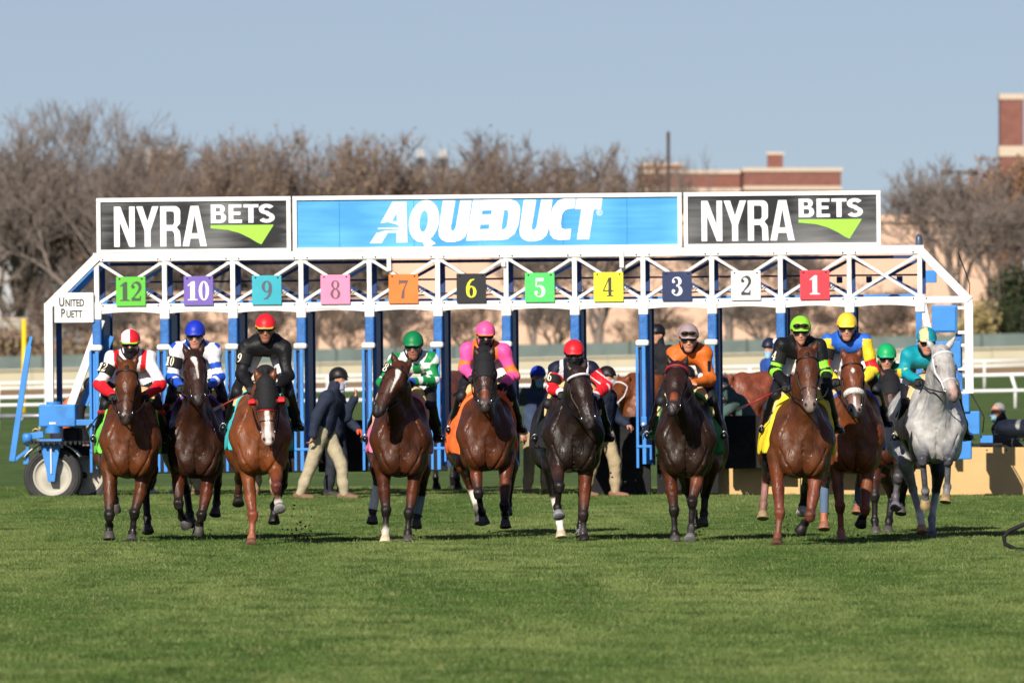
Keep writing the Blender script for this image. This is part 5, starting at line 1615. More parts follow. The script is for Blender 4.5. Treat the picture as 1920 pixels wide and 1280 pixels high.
add('E', 'brown horse with bright orange saddle cloth and dark hood', 912, 1008, dict(
    bottom=886, poll=(908, 672), muzzle=(909, 768), rump_px=890,
    FL=[(890, 860, -.40), (897, 925, -.60), (903, 958, -.45), (908, 981, -.42)],
    FR=[(949, 866, -.38), (946, 948, -.55), (947, 962, -.36), (948, 990, -.40)],
    HL=[(868, 868, .50), (883, 915, .85), (895, 952, .70), (901, 982, .62)],
    HR=[(958, 872, .65), (955, 915, 1.0), (953, 945, 1.15), (950, 965, 1.1)]),
    C(78, 40, 20), points=pts_bay(C(100, 46, 22)), cloth=cloth_mat('orange', C(250, 110, 45)), cloth_ext=(-.16, .62, -.16), flare=.09, face=C(58, 33, 24), hood='plain', hood_end=.44,
    legcol={'HL': [C(110, 50, 24), C(120, 62, 40), WHT, BLK, HOOF]}, paint=face_paint('tan'), muz_col=C(66, 56, 54))
add('F', 'dark brown horse with white browband and one white hind sock', 1075, 1018, dict(
    bottom=888, poll=(1082, 700), muzzle=(1108, 800), rump_px=1050,
    FL=[(1044, 868, -.45), (1049, 912, -.85), (1045, 950, -.74), (1049, 972, -.84)],
    FR=[(1101, 864, -.38), (1094, 966, -.48), (1094, 998, -.48), (1097, 1018, -.54)],
    HL=[(1030, 870, .45), (1038, 930, .80), (1050, 980, .62), (1053, 1010, .55)],
    HR=[(1098, 880, .6), (1092, 925, .95), (1089, 985, .9), (1088, 1008, .85)]),
    SEAL, points=[C(96, 52, 36), BLK, BLK, BLK, C(110, 110, 112)], pad_z=.22, cloth=cloth_mat('black', C(28, 28, 32)), face=C(42, 28, 24), lat=(1, .1, 0),
    legcol={'HL': [BLK, BLK, WHT, WHT, C(205, 185, 160)], 'FL': [C(60, 38, 32), BLK, BLK, BLK, C(130, 132, 138)], 'FR': [C(104, 50, 26), C(48, 36, 34), C(52, 46, 46), C(52, 46, 46), BLK]},
    noseband='brow_white', muz_col=C(46, 40, 40))
add('G', 'dark brown horse with crimson browband and green saddle cloth', 1285, 1019, dict(
    bottom=897, poll=(1270, 690), muzzle=(1261, 772), rump_px=1308,
    FL=[(1254, 872, -.38), (1264, 957, -.44), (1265, 1000, -.46), (1266, 1020, -.52)],
    FR=[(1314, 866, -.40), (1298, 941, -.62), (1296, 990, -.58), (1293, 1016, -.72)],
    HL=[(1280, 880, .60), (1290, 920, .95), (1300, 960, .9), (1306, 990, .85)],
    HR=[(1335, 872, .50), (1322, 928, .85), (1320, 962, .80), (1317, 986, .74)]),
    DKBR, points=pts_bay(C(88, 42, 22)), pad_z=.27, cloth=cloth_mat('green', C(35, 140, 70)), face=C(50, 30, 24), noseband='brow_red', muz_col=C(44, 38, 40), paint=face_paint('tan'),
    legcol={'FR': [C(104, 56, 36), BLK, C(36, 32, 34), C(60, 54, 54), C(120, 120, 120)]})
add('H', 'bay horse with yellow saddle cloth, large and close between two rivals', 1503, 1026, dict(
    bottom=899, poll=(1513, 664), muzzle=(1519, 768), rump_px=1478, 
    FL=[(1456, 868, -.42), (1462, 962, -.56), (1458, 1007, -.60), (1456, 1027, -.70)],
    FR=[(1532, 884, -.40), (1519, 966, -.58), (1509, 980, -.34), (1501, 994, -.30)],
    HL=[(1445, 868, .60), (1436, 900, .95), (1431, 944, .85), (1430, 974, .78)],
    HR=[(1520, 885, .65), (1510, 915, 1.0), (1505, 948, 1.16), (1503, 966, 1.1)]),
    C(86, 47, 23), points=[C(104, 48, 24), C(108, 58, 42), C(112, 68, 52), C(112, 68, 52), C(96, 62, 48)], cloth=cloth_mat('yellow', C(240, 215, 45)), wd=.96, cloth_ext=(-.16, .62, -.10), flare=.08, pad_z=.16, face=C(86, 44, 22), muz_col=C(120, 105, 98),
    legcol={'HL': [BLK, C(80, 48, 40), C(140, 100, 92), C(120, 85, 75), C(150, 130, 95)], 'HR': [BLK, BLK, BLK, BLK, C(190, 180, 165)], 'FR': [C(120, 62, 40), C(100, 54, 40), BLK, BLK, BLK]})
add('I', 'chestnut horse with white sheepskin noseband and forehead star', 1601, 1017, dict(
    bottom=890, poll=(1597, 676), muzzle=(1604, 778), rump_px=1590,
    FL=[(1567, 868, -.40), (1575, 950, -.50), (1577, 998, -.50), (1578, 1018, -.56)],
    FR=[(1628, 870, -.40), (1622, 955, -.62), (1618, 966, -.40), (1614, 982, -.34)],
    HL=[(1555, 870, .55), (1546, 908, .95), (1545, 962, .85), (1545, 994, .78)],
    HR=[(1620, 870, .65), (1612, 905, 1.0), (1610, 940, 1.1), (1607, 964, 1.05)]),
    CHEST, points=[CHEST, C(120, 62, 40), C(140, 72, 44), C(175, 110, 85), C(150, 100, 80)], cloth=cloth_mat('royal', C(40, 85, 185)), face=C(108, 54, 26), noseband='fleece', paint=face_paint('star'), muz_col=C(150, 132, 124), mane=C(110, 56, 32),
    wraps={'HL': (mat('slate_wrap', C(85, 105, 130), rough=.9), .0, .95), 'HR': (mat('slate_wrap', C(85, 105, 130)), .1, .9)},
    legcol={'FR': [CHEST, C(130, 66, 40), BLK, BLK, BLK]})
add('J', 'dark bay horse with black hood and narrow white snip, half hidden behind the grey', 1672, 1004, dict(
    bottom=880, poll=(1669, 712), muzzle=(1672, 800), rump_px=1680,
    FL=[(1640, 866, -.40), (1640, 930, -.45), (1640, 975, -.45), (1643, 1003, -.50)],
    FR=[(1690, 862, -.42), (1684, 895, -.78), (1679, 930, -.70), (1679, 956, -.80)],
    HL=[(1655, 880, .6), (1672, 930, .95), (1667, 975, .8), (1664, 1002, .72)],
    HR=[(1705, 870, .65), (1694, 915, 1.0), (1690, 945, 1.1), (1688, 965, 1.05)]),
    C(70, 34, 20), points=pts_bay(C(80, 44, 34)), cloth=cloth_mat('white', C(225, 225, 225)), face=C(64, 35, 23), hood='plain', hood_end=.42, paint=face_paint('snip'), muz_col=C(50, 42, 44),
    legcol={'FR': [BLK, C(70, 66, 70), C(95, 92, 96), C(80, 76, 80), C(110, 104, 112)]})
add('K', 'dapple grey horse with white bridle, rightmost of the racing field', 1752, 1013, dict(
    bottom=872, poll=(1764, 658), muzzle=(1788, 748), rump_px=1715,
    FL=[(1728, 840, -.50), (1730, 862, -.92), (1735, 920, -.72), (1735, 948, -.62)],
    FR=[(1781, 838, -.50), (1778, 862, -.92), (1776, 912, -.80), (1772, 943, -.86)],
    HL=[(1697, 866, .40), (1712, 918, .72), (1726, 968, .50), (1729, 1000, .42)],
    HR=[(1760, 880, .45), (1755, 920, .80), (1747, 972, .62), (1748, 1012, .54)]),
    GREY, points=[C(120, 120, 124), C(66, 66, 72), C(100, 100, 106), C(120, 118, 120), C(165, 140, 100)], grey=True, dark=np.array(C(136, 136, 140)), face=C(182, 179, 176), lat=(1, .3, 0), bridle=M_white_strap, paint=face_paint('pink'), muz_col=C(95, 85, 84), mane=C(170, 168, 168), pad_z=.30, cloth=cloth_mat('cream', C(206, 188, 148)),
    legcol={'HL': [C(170, 169, 171), C(166, 164, 166), C(160, 156, 156), WHT, C(190, 150, 105)], 'HR': [C(60, 60, 64), C(52, 50, 54), C(170, 172, 176), C(130, 128, 134), C(100, 94, 100)]},
    earL=(-.10, -.02, .13), earR=(.10, -.02, .15))
M_arm = mat('armband_black', C(22, 22, 24), rough=.8)
M_tights = mat('dark_tights', C(22, 22, 28), rough=.6)
M_num = mat('armband_number', C(236, 226, 200), rough=.8)
DIG_DONE = {}
def jockey(key, label, root, P, hp, num=None, el=None, hn=None, sh=None, tilt=0.0, skin=C(208, 150, 122), mask=False, gog='on', gloves=True, boot_top=None, lean=0.0, breech=M_breech):
    hc = np.array(P(hp[0], hp[1] + 6, -.14))
    base = empty('person', (root.location.x + hc[0] * .5, root.location.y + .25, 1.45), label, 'person', 'jockeys riding in the race')
    off = np.array(base.location) - np.array(root.location)
    Z = lambda p, ly: np.array(P(p[0], p[1], ly)) - off
    R_ = lambda dx, dy, dz: hc + np.array((dx, dy, dz)) - off
    J = dict(head=R_(0, 0, 0), neck=R_(0, .07, -.09), chest=R_(lean * .3, .18, -.165), pelvis=R_(lean, .58, -.16))
    for s, q, i in ((-1, 'L', 0), (1, 'R', 1)):
        J['sh' + q] = Z(sh[i], .0) if sh else R_(s * .185, .10, -.155)
        J['el' + q] = Z(el[i], -.06) if el else R_(s * .315, .00, -.43)
        J['wr' + q] = Z(hn[i], -.30) if hn else R_(s * .165, -.24, -.53)
        kz = max(hc[2] - .62, 1.48)
        J['kn' + q] = np.array((hc[0] * .35 + s * .262, -.06, kz - .03)) - off
        J['an' + q] = np.array((hc[0] * .2 + s * .355, .26, kz - .36)) - off
        J['to' + q] = np.array((hc[0] * .2 + s * .40, .07, kz - .395)) - off
    fdir = (math.sin(math.radians(tilt)), -1, -.30)
    Pr, Hd = figure(base, J, skin=skin, f=fdir, up=(0, -.1, 1), grip=(0, -1, -.15), palm_n=(0, .2, -1), curl=1.25, h=.0095, bulk=.93)
    jk = (key, J['chest'][0], (hc - off)[2])
    wear('jersey', base, Pr, ('torso', 'shL', 'shR', 'uaL', 'uaR', 'faL', 'faR'), .019, M_silk, h=.009, k=.045, wr=.0042, colf=jersey_cols(jk))
    wear('breeches', base, Pr, ('thL', 'thR'), .012, breech, h=.013, k=.03, clip=lambda x, y, z: (J['knL'][2] + .17) - z + .5 * (np.abs(x - J['pelvis'][0]) - .1) + 0 * y)
    wear('knee_length_tights', base, Pr, ('thL', 'thR'), .009, M_tights, h=.013, k=.03)
    if boot_top is not None:
        bt = mat('boot_cuff_' + key, boot_top, rough=.6)
        for q in 'LR': wear('boot_cuff', base, Pr, ('ca' + q,), .018, bt, h=.012, wr=0, clip=lambda x, y, z: np.abs(z - (J['knL'][2] - .08)) - .022 + 0 * x + 0 * y)
    for q in 'LR':
        wear('boot', base, Pr, ('ca' + q, 'sk' + q, 'ft' + q), .010, M_boot, h=.012, wr=.001)
        a = J['to' + q]
        st = MB().tube([a + np.array((.042 * math.cos(t), .05 - .01 * math.sin(t), -.035 + .085 * math.sin(t))) for t in [i * math.pi / 8 for i in range(9)]], .005, 6)
        st.build('stirrup', M_steel, base, smooth=True)
    if gloves:
        [wear('glove', base, [p_ for p_ in Pr if p_.tag == 'hand'][i_ * 11:(i_ + 1) * 11], ('hand',), .005, M_glove, h=.0075, k=.004, wr=0) for i_ in (0, 1)]
    helmet(base, Hd, cap_cols(key))
    c, f, up, r, B = Hd
    # chin strap and collar
    MB().tube([c + r * .092 * math.sin(a) + up * (-.03 - .125 * abs(math.cos(a))) + f * .02 for a in [math.radians(-90 + 15 * i) for i in range(13)]], .008, 5).build('chin_strap', M_glove, base, smooth=True)
    wear('collar', base, Pr, ('neck',), .014, M_gaiter if key not in 'AD' else M_gaiter, h=.012)
    if gog == 'on': goggles(base, Hd)
    if gog == 'both':
        goggles(base, Hd); goggles(base, Hd, frame=C(90, 70, 40), raised=True)
    if mask:
        pr = [Cone(c + f * .04 - up * .045, c + f * .062 - up * .112, .066, .044, .02), Cone(c + f * .085 - up * .03, c + f * .105 - up * .04, .018, .022, .02)]
        sdf_obj('face_mask', pr, .009, M_gaiter, base, clip=lambda x, y, z: (z - c[2] + .028) + 0 * x + 0 * y)
    if num:
        a = J['shL'] * .55 + J['elL'] * .45; d = nrm(J['elL'] - J['shL'])
        nv = nrm(np.array((-.62, -.75, .22)) - d * (np.array((-.62, -.75, .22)) @ d)); lt = nrm(np.cross(d, nv))
        band = MB().tube([a - d * .055, a + d * .055], .078, 20, cap=False)
        band.build('number_armband', M_arm, base, smooth=True)
        c0 = a + nv * .079
        Mx = Matrix((( lt[0], -d[0], nv[0], c0[0]), (lt[1], -d[1], nv[1], c0[1]), (lt[2], -d[2], nv[2], c0[2]), (0, 0, 0, 1)))
        if Mx.to_3x3().determinant() < 0 or lt[0] < 0:
            lt = -lt
            Mx = Matrix(((lt[0], -d[0], nv[0], c0[0]), (lt[1], -d[1], nv[1], c0[1]), (lt[2], -d[2], nv[2], c0[2]), (0, 0, 0, 1)))
        o = glyph_text('armband_number', num, .095, M_num, base, .002)
        o.matrix_local = Mx
    hands = [J['wr' + q] + off + np.array((0, -.07, -.02)) for q in 'LR']
    return base, hands, off, J

JK = {
 'A': dict(label='jockey in white and red silks with a red and white quartered cap', hp=(244, 638), num='12', mask=True, boot_top=C(196, 30, 40)),
 'B': dict(label='jockey in blue and white diamond silks with a plain blue cap', hp=(366, 622), num='10', el=[(322, 708), (410, 708)], hn=[(340, 724), (390, 726)], tilt=-4, boot_top=C(176, 30, 44)),
 'C': dict(label='jockey in all black silks with a red cap banded in gold', hp=(498, 610), num='9', el=[(452, 702), (540, 704)], hn=[(472, 726), (520, 726)], sh=[(463, 652), (531, 652)], skin=C(164, 112, 88)),
 'D': dict(label='jockey in green and white patched silks with a green cap', hp=(775, 642), num='8', el=[(718, 716), (812, 712)], hn=[(728, 728), (768, 716)], tilt=-6, lean=.06, skin=C(164, 110, 88)),
 'E': dict(label='jockey in pink silks with orange trim and a pink cap', hp=(910, 623), el=[(870, 690), (963, 704)], hn=[(886, 706), (944, 720)], mask=True, tilt=4),
 'F': dict(label='jockey in navy silks with striped red sleeves and a red cap', hp=(1076, 658), num='6', el=[(1036, 728), (1136, 726)], hn=[(1054, 736), (1112, 744)], mask=True, skin=C(40, 34, 34)),
 'G': dict(label='jockey in burnt orange silks with a mauve cap and two goggles', hp=(1291, 628), el=[(1258, 708), (1331, 712)], hn=[(1276, 712), (1300, 718)], sh=[(1266, 662), (1320, 662)], gog='both', gloves=False, lean=.05),
 'H': dict(label='jockey in black silks with lime armbands and a lime cap', hp=(1501, 614), num='4', el=[(1453, 696), (1549, 700)], hn=[(1474, 722), (1552, 718)], gog='both', mask=False),
 'I': dict(label='jockey in blue silks with yellow sleeves and a yellow cap', hp=(1588, 607), num='3', el=[(1545, 690), (1638, 692)], hn=[(1566, 712), (1612, 722)], mask=False, tilt=-3),
 'J': dict(label='jockey in plain green silks riding behind the grey horse', hp=(1662, 664), tilt=2),
 'K': dict(label='jockey in teal silks with a teal and cream cap on the grey', hp=(1737, 634), el=[(1694, 698), (1775, 700)], hn=[(1722, 712), (1765, 716)], tilt=8, lean=-.08),
}
def whip(label, a, b, col=C(20, 20, 22)):
    a = np.array(a); b = np.array(b)
    t = empty('riding_whip', tuple(a), label, 'whip')
    d = b - a
    MB().tube([(0, 0, 0), d * .28], .011, 7).build('grip', M_glove, t, smooth=True)
    MB().tube([d * .28, d * .82], [.008, .006], 7).build('shaft', mat('whip_shaft_%d' % int(sum(col) * 999), col, rough=.4), t, smooth=True)
    MB().cbox((0, 0, 0), (1, 1, 1))
    n = nrm(np.cross(d, (0, 1, 0)))
    p0, p1 = d * .80, d
    MB().add([p0 - n * .014 + (0, -.005, 0), p0 + n * .014 + (0, -.005, 0), p1 + n * .018 + (0, -.005, 0), p1 - n * .018 + (0, -.005, 0), p0 - n * .014 + (0, .005, 0), p0 + n * .014 + (0, .005, 0), p1 + n * .018 + (0, .005, 0), p1 - n * .018 + (0, .005, 0)],
             [(0, 1, 2, 3), (7, 6, 5, 4), (0, 4, 5, 1), (1, 5, 6, 2), (2, 6, 7, 3), (3, 7, 4, 0)]).build('popper', M_black_leather, t)

HS = {}
for key, root, S, P, cx, gy in RACERS:
    spec = dict(JK[key]); lab = spec.pop('label'); hp = spec.pop('hp')
    base, hands, off, J = jockey(key, lab, root, P, hp, **spec)
    S['hands'] = hands
    build_horse(root, S)
    HS[key] = (root, P, hands)

def wpt(key, px, py, ly):
    root, P, h_ = HS[key]
    return np.array(P(px, py, ly)) + np.array(root.location)
whip('riding whip pointing down left beside the lime green saddle cloth', wpt('A', 216, 738, -.34), wpt('A', 162, 808, -.30))
whip('riding whip crossing down beside the dark bay horse with the stripe', wpt('B', 340, 728, -.36), wpt('B', 290, 816, -.34))
whip('red shafted whip held across towards the dark bay by the black jockey', wpt('C', 478, 728, -.36), wpt('C', 400, 768, -.40), C(150, 50, 45))
whip('riding whip sticking out left of the brown hooded horse', wpt('E', 886, 712, -.32), wpt('E', 850, 742, -.25))
whip('pale ended whip hanging along the shoulder of the dark browband horse', wpt('F', 1052, 742, -.36), wpt('F', 1005, 838, -.34))
whip('riding whip curving down left of the green saddle cloth horse', wpt('G', 1272, 722, -.34), wpt('G', 1200, 815, -.30))
whip('red and black whip held out left by the lime capped jockey', wpt('H', 1474, 724, -.36), wpt('H', 1382, 768, -.38), C(170, 40, 45))
# ------------------------------------------------------------------ gate crew, lead ponies and small things
def stand(a=0, stride=.12, lean=.0, lift=0.0, hgt=1.0, arms=None, bend=0.0, turn=0.0):
    """joints of a standing or walking person facing angle a (0 = camera, 90 = image right)"""
    a = math.radians(a); fw = np.array((math.sin(a), -math.cos(a), 0)); lt = np.array((math.cos(a), math.sin(a), 0)); up = np.array((0, 0, 1.0))
    b = math.radians(bend)
    tu = up * math.cos(b) + fw * math.sin(b)
    pel = up * .93 + fw * lean * .3
    J = dict(pelvis=pel, chest=pel + tu * .38 + fw * lean * .5)
    J['neck'] = J['chest'] + tu * .15
    J['head'] = J['chest'] + tu * .27 + fw * .06 + up * .04
    for s, q in ((-1, 'L'), (1, 'R')):
        J['sh' + q] = J['chest'] + lt * s * .18 + tu * .06
        ar = (arms or {}).get(q)
        if ar: J['el' + q] = J['sh' + q] + fw * ar[0][0] + lt * ar[0][1] + up * ar[0][2]; J['wr' + q] = J['el' + q] + fw * ar[1][0] + lt * ar[1][1] + up * ar[1][2]
        else: J['el' + q] = J['sh' + q] + lt * s * .07 - up * .28 - fw * .03; J['wr' + q] = J['el' + q] - up * .22 + fw * .10 - lt * s * .02
        st = stride * s
        J['kn' + q] = pel + lt * s * .10 - up * .45 + fw * (st * .65 + .04)
        J['an' + q] = lt * s * .11 + up * (.09 + (lift if s < 0 else 0)) + fw * st
        J['to' + q] = J['an' + q] + fw * .17 - up * (.05 if not (lift and s < 0) else .10)
    for k in J: J[k] = J[k] * hgt
    return J, fw
def crew(label, px, fy, J, fw, jacket, trousers, shoes=C(120, 92, 70), head='helmet', headcol='black', mask=None, hair=None, skin=C(200, 142, 116), vest=None, hdn=-.1, glove=None, zoff=0.0):
    s = (fy - 640) / CAMH; Y = F / s
    root = empty('person', ((px - 960) / s, Y, zoff), label, 'person', 'gate crew behind the horses')
    Pr, Hd = figure(root, J, skin=skin, f=(fw[0], fw[1], hdn), h=.013, under=C(60, 60, 64), curl=.7, palm_n=tuple(-np.array(fw) * .3 + np.array((0, 0, -.2))))
    wear('jacket', root, Pr, ('torso', 'shL', 'shR', 'uaL', 'uaR', 'faL', 'faR', 'neck'), .030, jacket, h=.014, k=.05)
    if vest is not None: wear('vest', root, Pr, ('torso', 'shL', 'shR'), .042, vest, h=.014, k=.05, clip=lambda x, y, z: np.sqrt(x * x + y * y) - .20 + 0 * z)
    wear('trousers', root, Pr, ('thL', 'thR', 'caL', 'caR', 'skL', 'skR'), .022, trousers, h=.014, k=.03, wr=.0022)
    for q in 'LR': wear('shoe', root, Pr, ('ft' + q,), .014, mat('shoe_%d' % int(sum(shoes) * 997), shoes, rough=.7), h=.011)
    c, f, up, r, B = Hd
    if head == 'helmet':
        helmet(root, Hd, cap_cols(headcol), h=.011)
        MB().tube([c + r * .088 * math.sin(t) + up * (-.03 - .085 * abs(math.cos(t))) + f * .02 for t in [math.radians(-90 + 20 * i) for i in range(10)]], .008, 5).build('chin_strap', M_glove, root, smooth=True)
    elif head == 'cap':
        helmet(root, Hd, cap_cols(headcol), big=.86, name='cap', h=.011)
    if hair is not None:
        sdf_obj('hair', [Ell(c + up * .022 - f * .018, (.086, .098, .100), .02, None, B)], .011, mat('hair_%d' % int(sum(hair) * 997), hair, rough=.8, bump=.9, bscale=60), root,
                clip=lambda x, y, z: (.035 - ((x - c[0]) * up[0] + (y - c[1]) * up[1] + (z - c[2]) * up[2])) + 1.2 * ((x - c[0]) * f[0] + (y - c[1]) * f[1] + (z - c[2]) * f[2]))
    if mask is not None:
        pr = [Cone(c + f * .045 - up * .045, c + f * .066 - up * .110, .062, .042, .02), Cone(c + f * .085 - up * .03, c + f * .112 - up * .045, .018, .022, .02)]
        sdf_obj('face_mask', pr, .010, mask, root)
    if glove is not None: wear('glove', root, Pr, ('hand',), .006, glove, h=.009, k=.004)
    return root
F_navy = fabric('navy', C(34, 42, 62)); F_khaki = fabric('khaki', C(168, 150, 118)); F_stone = fabric('stone', C(174, 162, 134)); F_dk = fabric('charcoal', C(40, 44, 54))
F_green = fabric('olive', C(62, 76, 66)); F_sage = fabric('sage', C(70, 92, 88)); F_black = fabric('black', C(26, 26, 29)); F_blue = fabric('royal', C(40, 78, 156)); F_slate = fabric('slate', C(56, 70, 98))
J, fw = stand(72, .27, .06, arms={'R': ((.10, .10, -.26), (.14, -.04, .24)), 'L': ((-.10, -.12, -.25), (-.04, -.02, -.24))}, bend=10)
crew('striding crew man in navy jacket, khaki trousers and black helmet', 604, 938, J, fw, F_navy, F_stone, mask=M_greymask, hdn=-.15)
J, fw = stand(70, .06, -.02, arms={'R': ((.10, .05, -.28), (.16, .0, -.12))}, hgt=.96)
crew('crew man in dark clothes with orange gloves behind the striding man', 628, 933, J, fw, F_navy, F_dk, C(60, 50, 46), mask=M_greymask, glove=mat('orange_glove', C(226, 96, 60), rough=.8))
J, fw = stand(-20, .10)
crew('crew man in khaki trousers behind the second horse from the left', 361, 931, J, fw, F_navy, F_khaki)
J, fw = stand(15, .10)
crew('crew man in khaki trousers behind the chestnut horse with the red cups', 497, 932, J, fw, F_navy, F_khaki)
J, fw = stand(18, .06, arms={'R': ((.02, .06, -.28), (.10, .02, -.20))})
crew('crew man in green jacket, slate vest and blue helmet beside the orange cloth horse', 1006, 930, J, fw, F_green, F_khaki, headcol='blue', mask=M_bluemask, vest=F_slate)
J, fw = stand(60, .17, .04, arms={'R': ((.06, .06, -.27), (.16, .02, -.10))})
crew('crew man in navy jacket and khakis walking behind the dark browband horse', 1126, 934, J, fw, F_navy, F_khaki, C(134, 96, 76), mask=M_greymask)
J, fw = stand(-86, .05, .0, bend=34, arms={'L': ((.20, 0, -.18), (.12, 0, -.2)), 'R': ((.20, 0, -.20), (.12, 0, -.2))})
crew('stooping crew man in sage overalls and grey cap by the plywood board', 1412, 930, J, fw, F_sage, F_sage, C(70, 66, 60), head='cap', headcol='grey', mask=M_bluemask, hdn=-.4)
J, fw = stand(-80, .09, .0, bend=62, arms={'L': ((.1, 0, -.25), (.1, 0, -.22)), 'R': ((.1, 0, -.25), (.1, 0, -.22))})
crew('stooping crew man in sage trousers behind the grey horse', 1806, 931, J, fw, F_sage, F_sage, C(70, 66, 60), head='cap', headcol='black')
J, fw = stand(10, .08)
crew('crew man in stone trousers standing right behind the crimson browband horse', 1287, 932, J, fw, F_navy, F_stone)
J, fw = stand(-75, .26, .0, bend=55)
crew('crouching crew man in navy with white shoes behind the leftmost horse', 312, 929, J, fw, F_navy, F_navy, C(226, 224, 226))
J, fw = stand(-70, .05, bend=8)
crew('grey haired man in black jacket and blue mask kneeling behind the board', 1890, 927, J, fw, F_black, F_dk, head=None, hair=C(150, 150, 148), mask=M_bluemask, vest=None, zoff=-.47)
J, fw = stand(100, .05, bend=40)
crew('crew man in black and orange stooping behind the left gate wheels', 108, 928, J, fw, F_black, F_dk, headcol='black', vest=fabric('orange', C(230, 110, 60)))

# lead ponies standing behind the gate
def pony(label, px, Y, rz, coat, poll, muzzle, bridle, **kw):
    root = empty('horse', ((px - 960) / F * Y, Y, 0), label, 'horse', 'lead ponies behind the gate', rz)
    S = dict(coat=coat, zb=.78, rump=0.0, poll=poll, muzzle=muzzle, points=[coat, coat, BLK, BLK, HOOF], face=coat, bridle=bridle, 
             FL=[(-.16, -.35, .90), (-.15, -.38, .50), (-.15, -.36, .20), (-.15, -.42, .04)], FR=[(.16, -.30, .90), (.15, -.28, .50), (.15, -.26, .20), (.15, -.30, .04)],
             HL=[(-.18, .85, .85), (-.16, 1.12, .52), (-.16, 1.08, .20), (-.16, 1.02, .04)], HR=[(.18, .80, .85), (.16, 1.02, .52), (.16, 1.0, .20), (.16, .95, .04)], side=True, **kw)
    build_horse(root, S, h=.018)
    return root
p1 = pony('chestnut lead pony standing sideways behind the dark browband horse', 1222, 164, math.radians(-42), CHEST, (0, -.62, 1.50), (.05, -1.02, 1.08), M_white_strap, lat=(1, 0, 0), muz_col=C(120, 80, 60), mane=C(120, 60, 34))
p2 = pony('chestnut lead pony with white bridle behind the green cloth horse', 1440, 163, math.radians(-62), C(120, 62, 42), (0, -.66, 1.52), (-.05, -.98, 1.05), M_white_strap, muz_col=C(90, 60, 50))
p3 = pony('dark brown lead pony seen from behind by the orange cloth horse', 862, 160, math.radians(170), C(96, 54, 38), (0, -.8, 1.75), (0, -1.2, 1.35), M_leather)
def rider(label, pn, off, jacket, trousers, headcol, mask, fa):
    loc = pn.matrix_basis @ Vector(off)
    root = empty('person', tuple(loc), label, 'person', 'riders on the lead ponies')
    R = pn.rotation_euler.z; rot = np.array(((math.cos(R), -math.sin(R), 0), (math.sin(R), math.cos(R), 0), (0, 0, 1)))
    J = dict(pelvis=(0, 0, .10), chest=(0, -.05, .48), neck=(0, -.06, .62), head=(0, -.09, .78), shL=(-.19, -.04, .54), shR=(.19, -.04, .54), elL=(-.25, -.05, .27), elR=(.25, -.05, .27), wrL=(-.14, -.26, .20), wrR=(.14, -.26, .20),
             knL=(-.33, -.30, -.06), knR=(.33, -.30, -.06), anL=(-.38, -.12, -.46), anR=(.38, -.12, -.46), toL=(-.40, -.28, -.50), toR=(.40, -.28, -.50))
    J = {k: rot @ np.array(v) for k, v in J.items()}
    fw = rot @ np.array((math.sin(fa), -math.cos(fa), -.1))
    Pr, Hd = figure(root, J, f=fw, h=.014, curl=1.1, palm_n=(0, 0, -1))
    wear('jacket', root, Pr, ('torso', 'shL', 'shR', 'uaL', 'uaR', 'faL', 'faR', 'neck'), .026, jacket, h=.015, k=.05)
    wear('trousers', root, Pr, ('thL', 'thR', 'caL', 'caR'), .02, trousers, h=.015)
    for q in 'LR': wear('boot', root, Pr, ('sk' + q, 'ft' + q), .014, M_boot, h=.013)
    helmet(root, Hd, cap_cols(headcol), h=.012)
    c, f, up, r, B = Hd
    if mask is not None:
        sdf_obj('face_mask', [Cone(c + f * .045 - up * .045, c + f * .066 - up * .110, .062, .042, .02)], .011, mask, root)
rider('rider in dark jacket and pale breeches on the left chestnut lead pony', p1, (0, .22, 1.42), F_black, F_stone, 'black', None, 0)
rider('rider in royal blue sweater and navy helmet on the right lead pony', p2, (0, .12, 1.22), F_blue, F_dk, 'navy', M_bluemask, .5)

# plywood boards, metal trough, dark tube, clods
M_ply = mat('plywood', C(206, 172, 118), rough=.85, var=.10, scale=1.5, dirt=C(170, 140, 96), dirt_amt=.5, bump=.15)
def gp(px, py, Y): return Vector(((px - 960) / F * Y, Y, CAMH - (py - 640) / F * Y))
for lab, a, b, t, Y in (('plain plywood board standing on the turf between the stooping man and the gate', 1296, 1500, 842, 153.9), ('plywood board behind the yellow cloth horse', 1502, 1690, 845, 153.95), ('long low plywood board at the right edge of the picture', 1692, 1935, 838, 153.4)):
    A, B = gp(a, t, Y), gp(b, t, Y)
    root = empty('plywood_board', ((A.x + B.x) / 2, Y, 0), lab, 'board'); w = (B.x - A.x) / 2
    MB().box((-w, 0, -.02), (w, .03, A.z)).build('panel', M_ply, root, bevel=.004)
    for kx in range(7):
        MB().lathe([(0, .004), (.010, .003), (.012, 0)], (-w + .08 + kx * (2 * w - .16) / 6, -.0005, A.z - .04), (0, -1, 0), 8).build('screw', M_grease, root, smooth=True)
    MB().box((-w, .032, A.z - .09), (w, .09, A.z - .004)).build('top_batten', M_ply, root)
    for s in (-.8, 0, .8): MB().box((s * w - .04, .032, -.02), (s * w + .04, .09, A.z - .1)).build('batten', M_ply, root)
A = gp(1895, 803, 154.2)
tr = empty('metal_trough', (A.x + .35, 154.2, A.z - .13), 'dull grey rounded metal trough at the right edge above the board', 'trough')
M_galv = mat('galvanised', C(140, 140, 140), rough=.55, metal=.4, var=.25, scale=6, dirt=C(90, 88, 84), dirt_amt=.6, bump=.2)
MB().tube([(-.55, 0, .10), (-.5, 0, .13), (-.4, 0, .13), (.5, 0, .13)], [.05, .10, .125, .125], 16).build('drum', M_galv, tr, smooth=True)
MB().tube([(-.56, 0, .11), (-.57, 0, .02), (-.5, 0, -.02), (.5, 0, -.02)], .02, 8).build('rim_pipe', M_galv, tr, smooth=True)
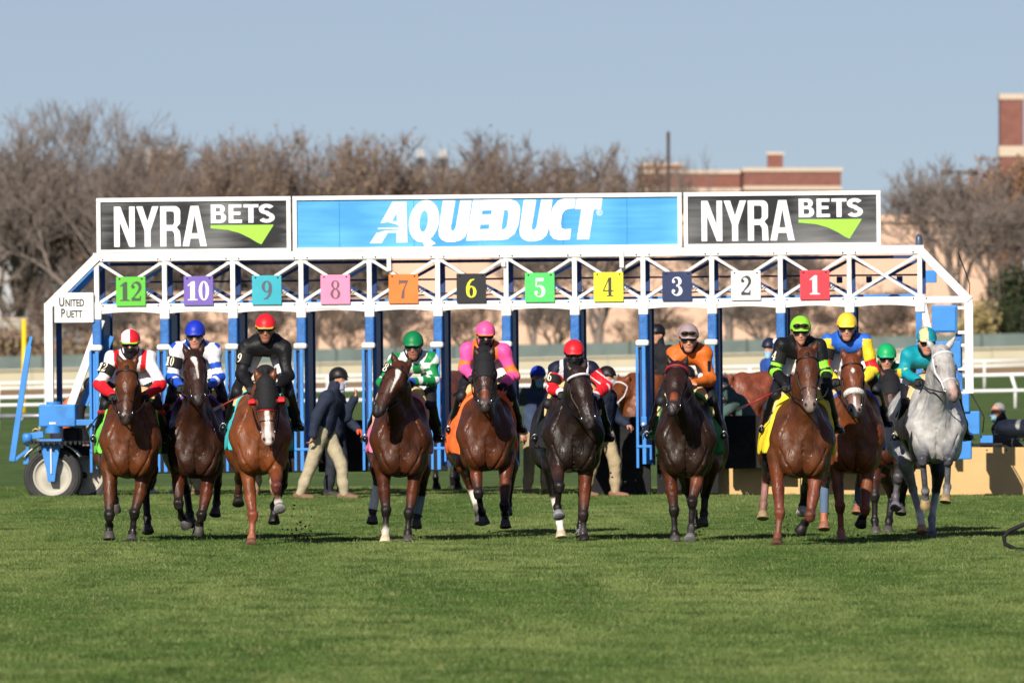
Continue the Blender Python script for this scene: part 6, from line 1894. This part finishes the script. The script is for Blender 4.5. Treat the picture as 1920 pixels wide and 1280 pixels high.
for s in (-.35, .35): MB().box((s - .03, -.03, -(A.z - .13)), (s + .03, .03, .05)).build('stand_leg', M_galv, tr)
h0 = gp(1896, 1030, 113)
hz = empty('dark_tube', (h0.x, 113, 0), 'black tube looping out of the grass at the right edge', 'tubing')
MB().tube([(.45, .1, .02), (.25, .02, .03), (.05, 0, .035), (-.06, 0, .09), (-.075, 0, .16), (-.02, .0, .22), (.08, 0, .265), (.2, .03, .31), (.42, .1, .36)], .022, 10).build('tubing', M_gblack, hz, smooth=True)  # dark curved shape, drawn as a black tube
rc = random.Random(9); mb = MB()
for (px, py, n, sp) in ((545, 985, 26, 14), (495, 1010, 10, 8), (1085, 1000, 9, 8), (1312, 1000, 12, 8), (1475, 990, 26, 14), (1435, 1012, 12, 12), (1240, 880, 8, 20), (1180, 900, 8, 30), (575, 1000, 16, 6), (262, 1005, 10, 9), (385, 1000, 10, 9), (770, 1005, 12, 9), (930, 995, 10, 10), (1610, 1000, 10, 9), (1700, 1000, 8, 9)):
    for _ in range(n):
        Y = 118 + rc.uniform(-.6, .8); c = gp(px + rc.gauss(0, sp), min(py + rc.gauss(0, sp * 1.3), 1024), Y); q = rc.uniform(.006, .02)
        d = [Vector((rc.uniform(.5, 1), 0, 0)), Vector((-rc.uniform(.5, 1), 0, 0)), Vector((0, rc.uniform(.5, 1), 0)), Vector((0, -rc.uniform(.5, 1), 0)), Vector((0, 0, rc.uniform(.5, 1))), Vector((0, 0, -rc.uniform(.5, 1)))]
        mb.add([c + v * q for v in d], [(0, 2, 4), (2, 1, 4), (1, 3, 4), (3, 0, 4), (2, 0, 5), (1, 2, 5), (3, 1, 5), (0, 3, 5)])
tag(mb.build('flying_turf', mat('turf_clod', C(46, 44, 28), rough=1)), 'crumbs of turf kicked up by the hooves', 'turf', kind='stuff')
# lead strap of the striding man
ls = empty('lead_strap', tuple(gp(606, 770, 150.3)), 'dark leather lead strap hanging from the striding crew man', 'strap')
o_ = Vector(ls.location)
MB().tube([gp(x, y, 150.3) - o_ for x, y in ((611, 760), (609, 800), (606, 835), (602, 862), (592, 878), (586, 884))], .012, 6).build('strap', M_leather, ls, smooth=True)
MB().tube([gp(x, y, 150.28) - o_ for x, y in ((580, 832), (588, 850), (600, 862), (606, 868))], .012, 6).build('strap', M_leather, ls, smooth=True)
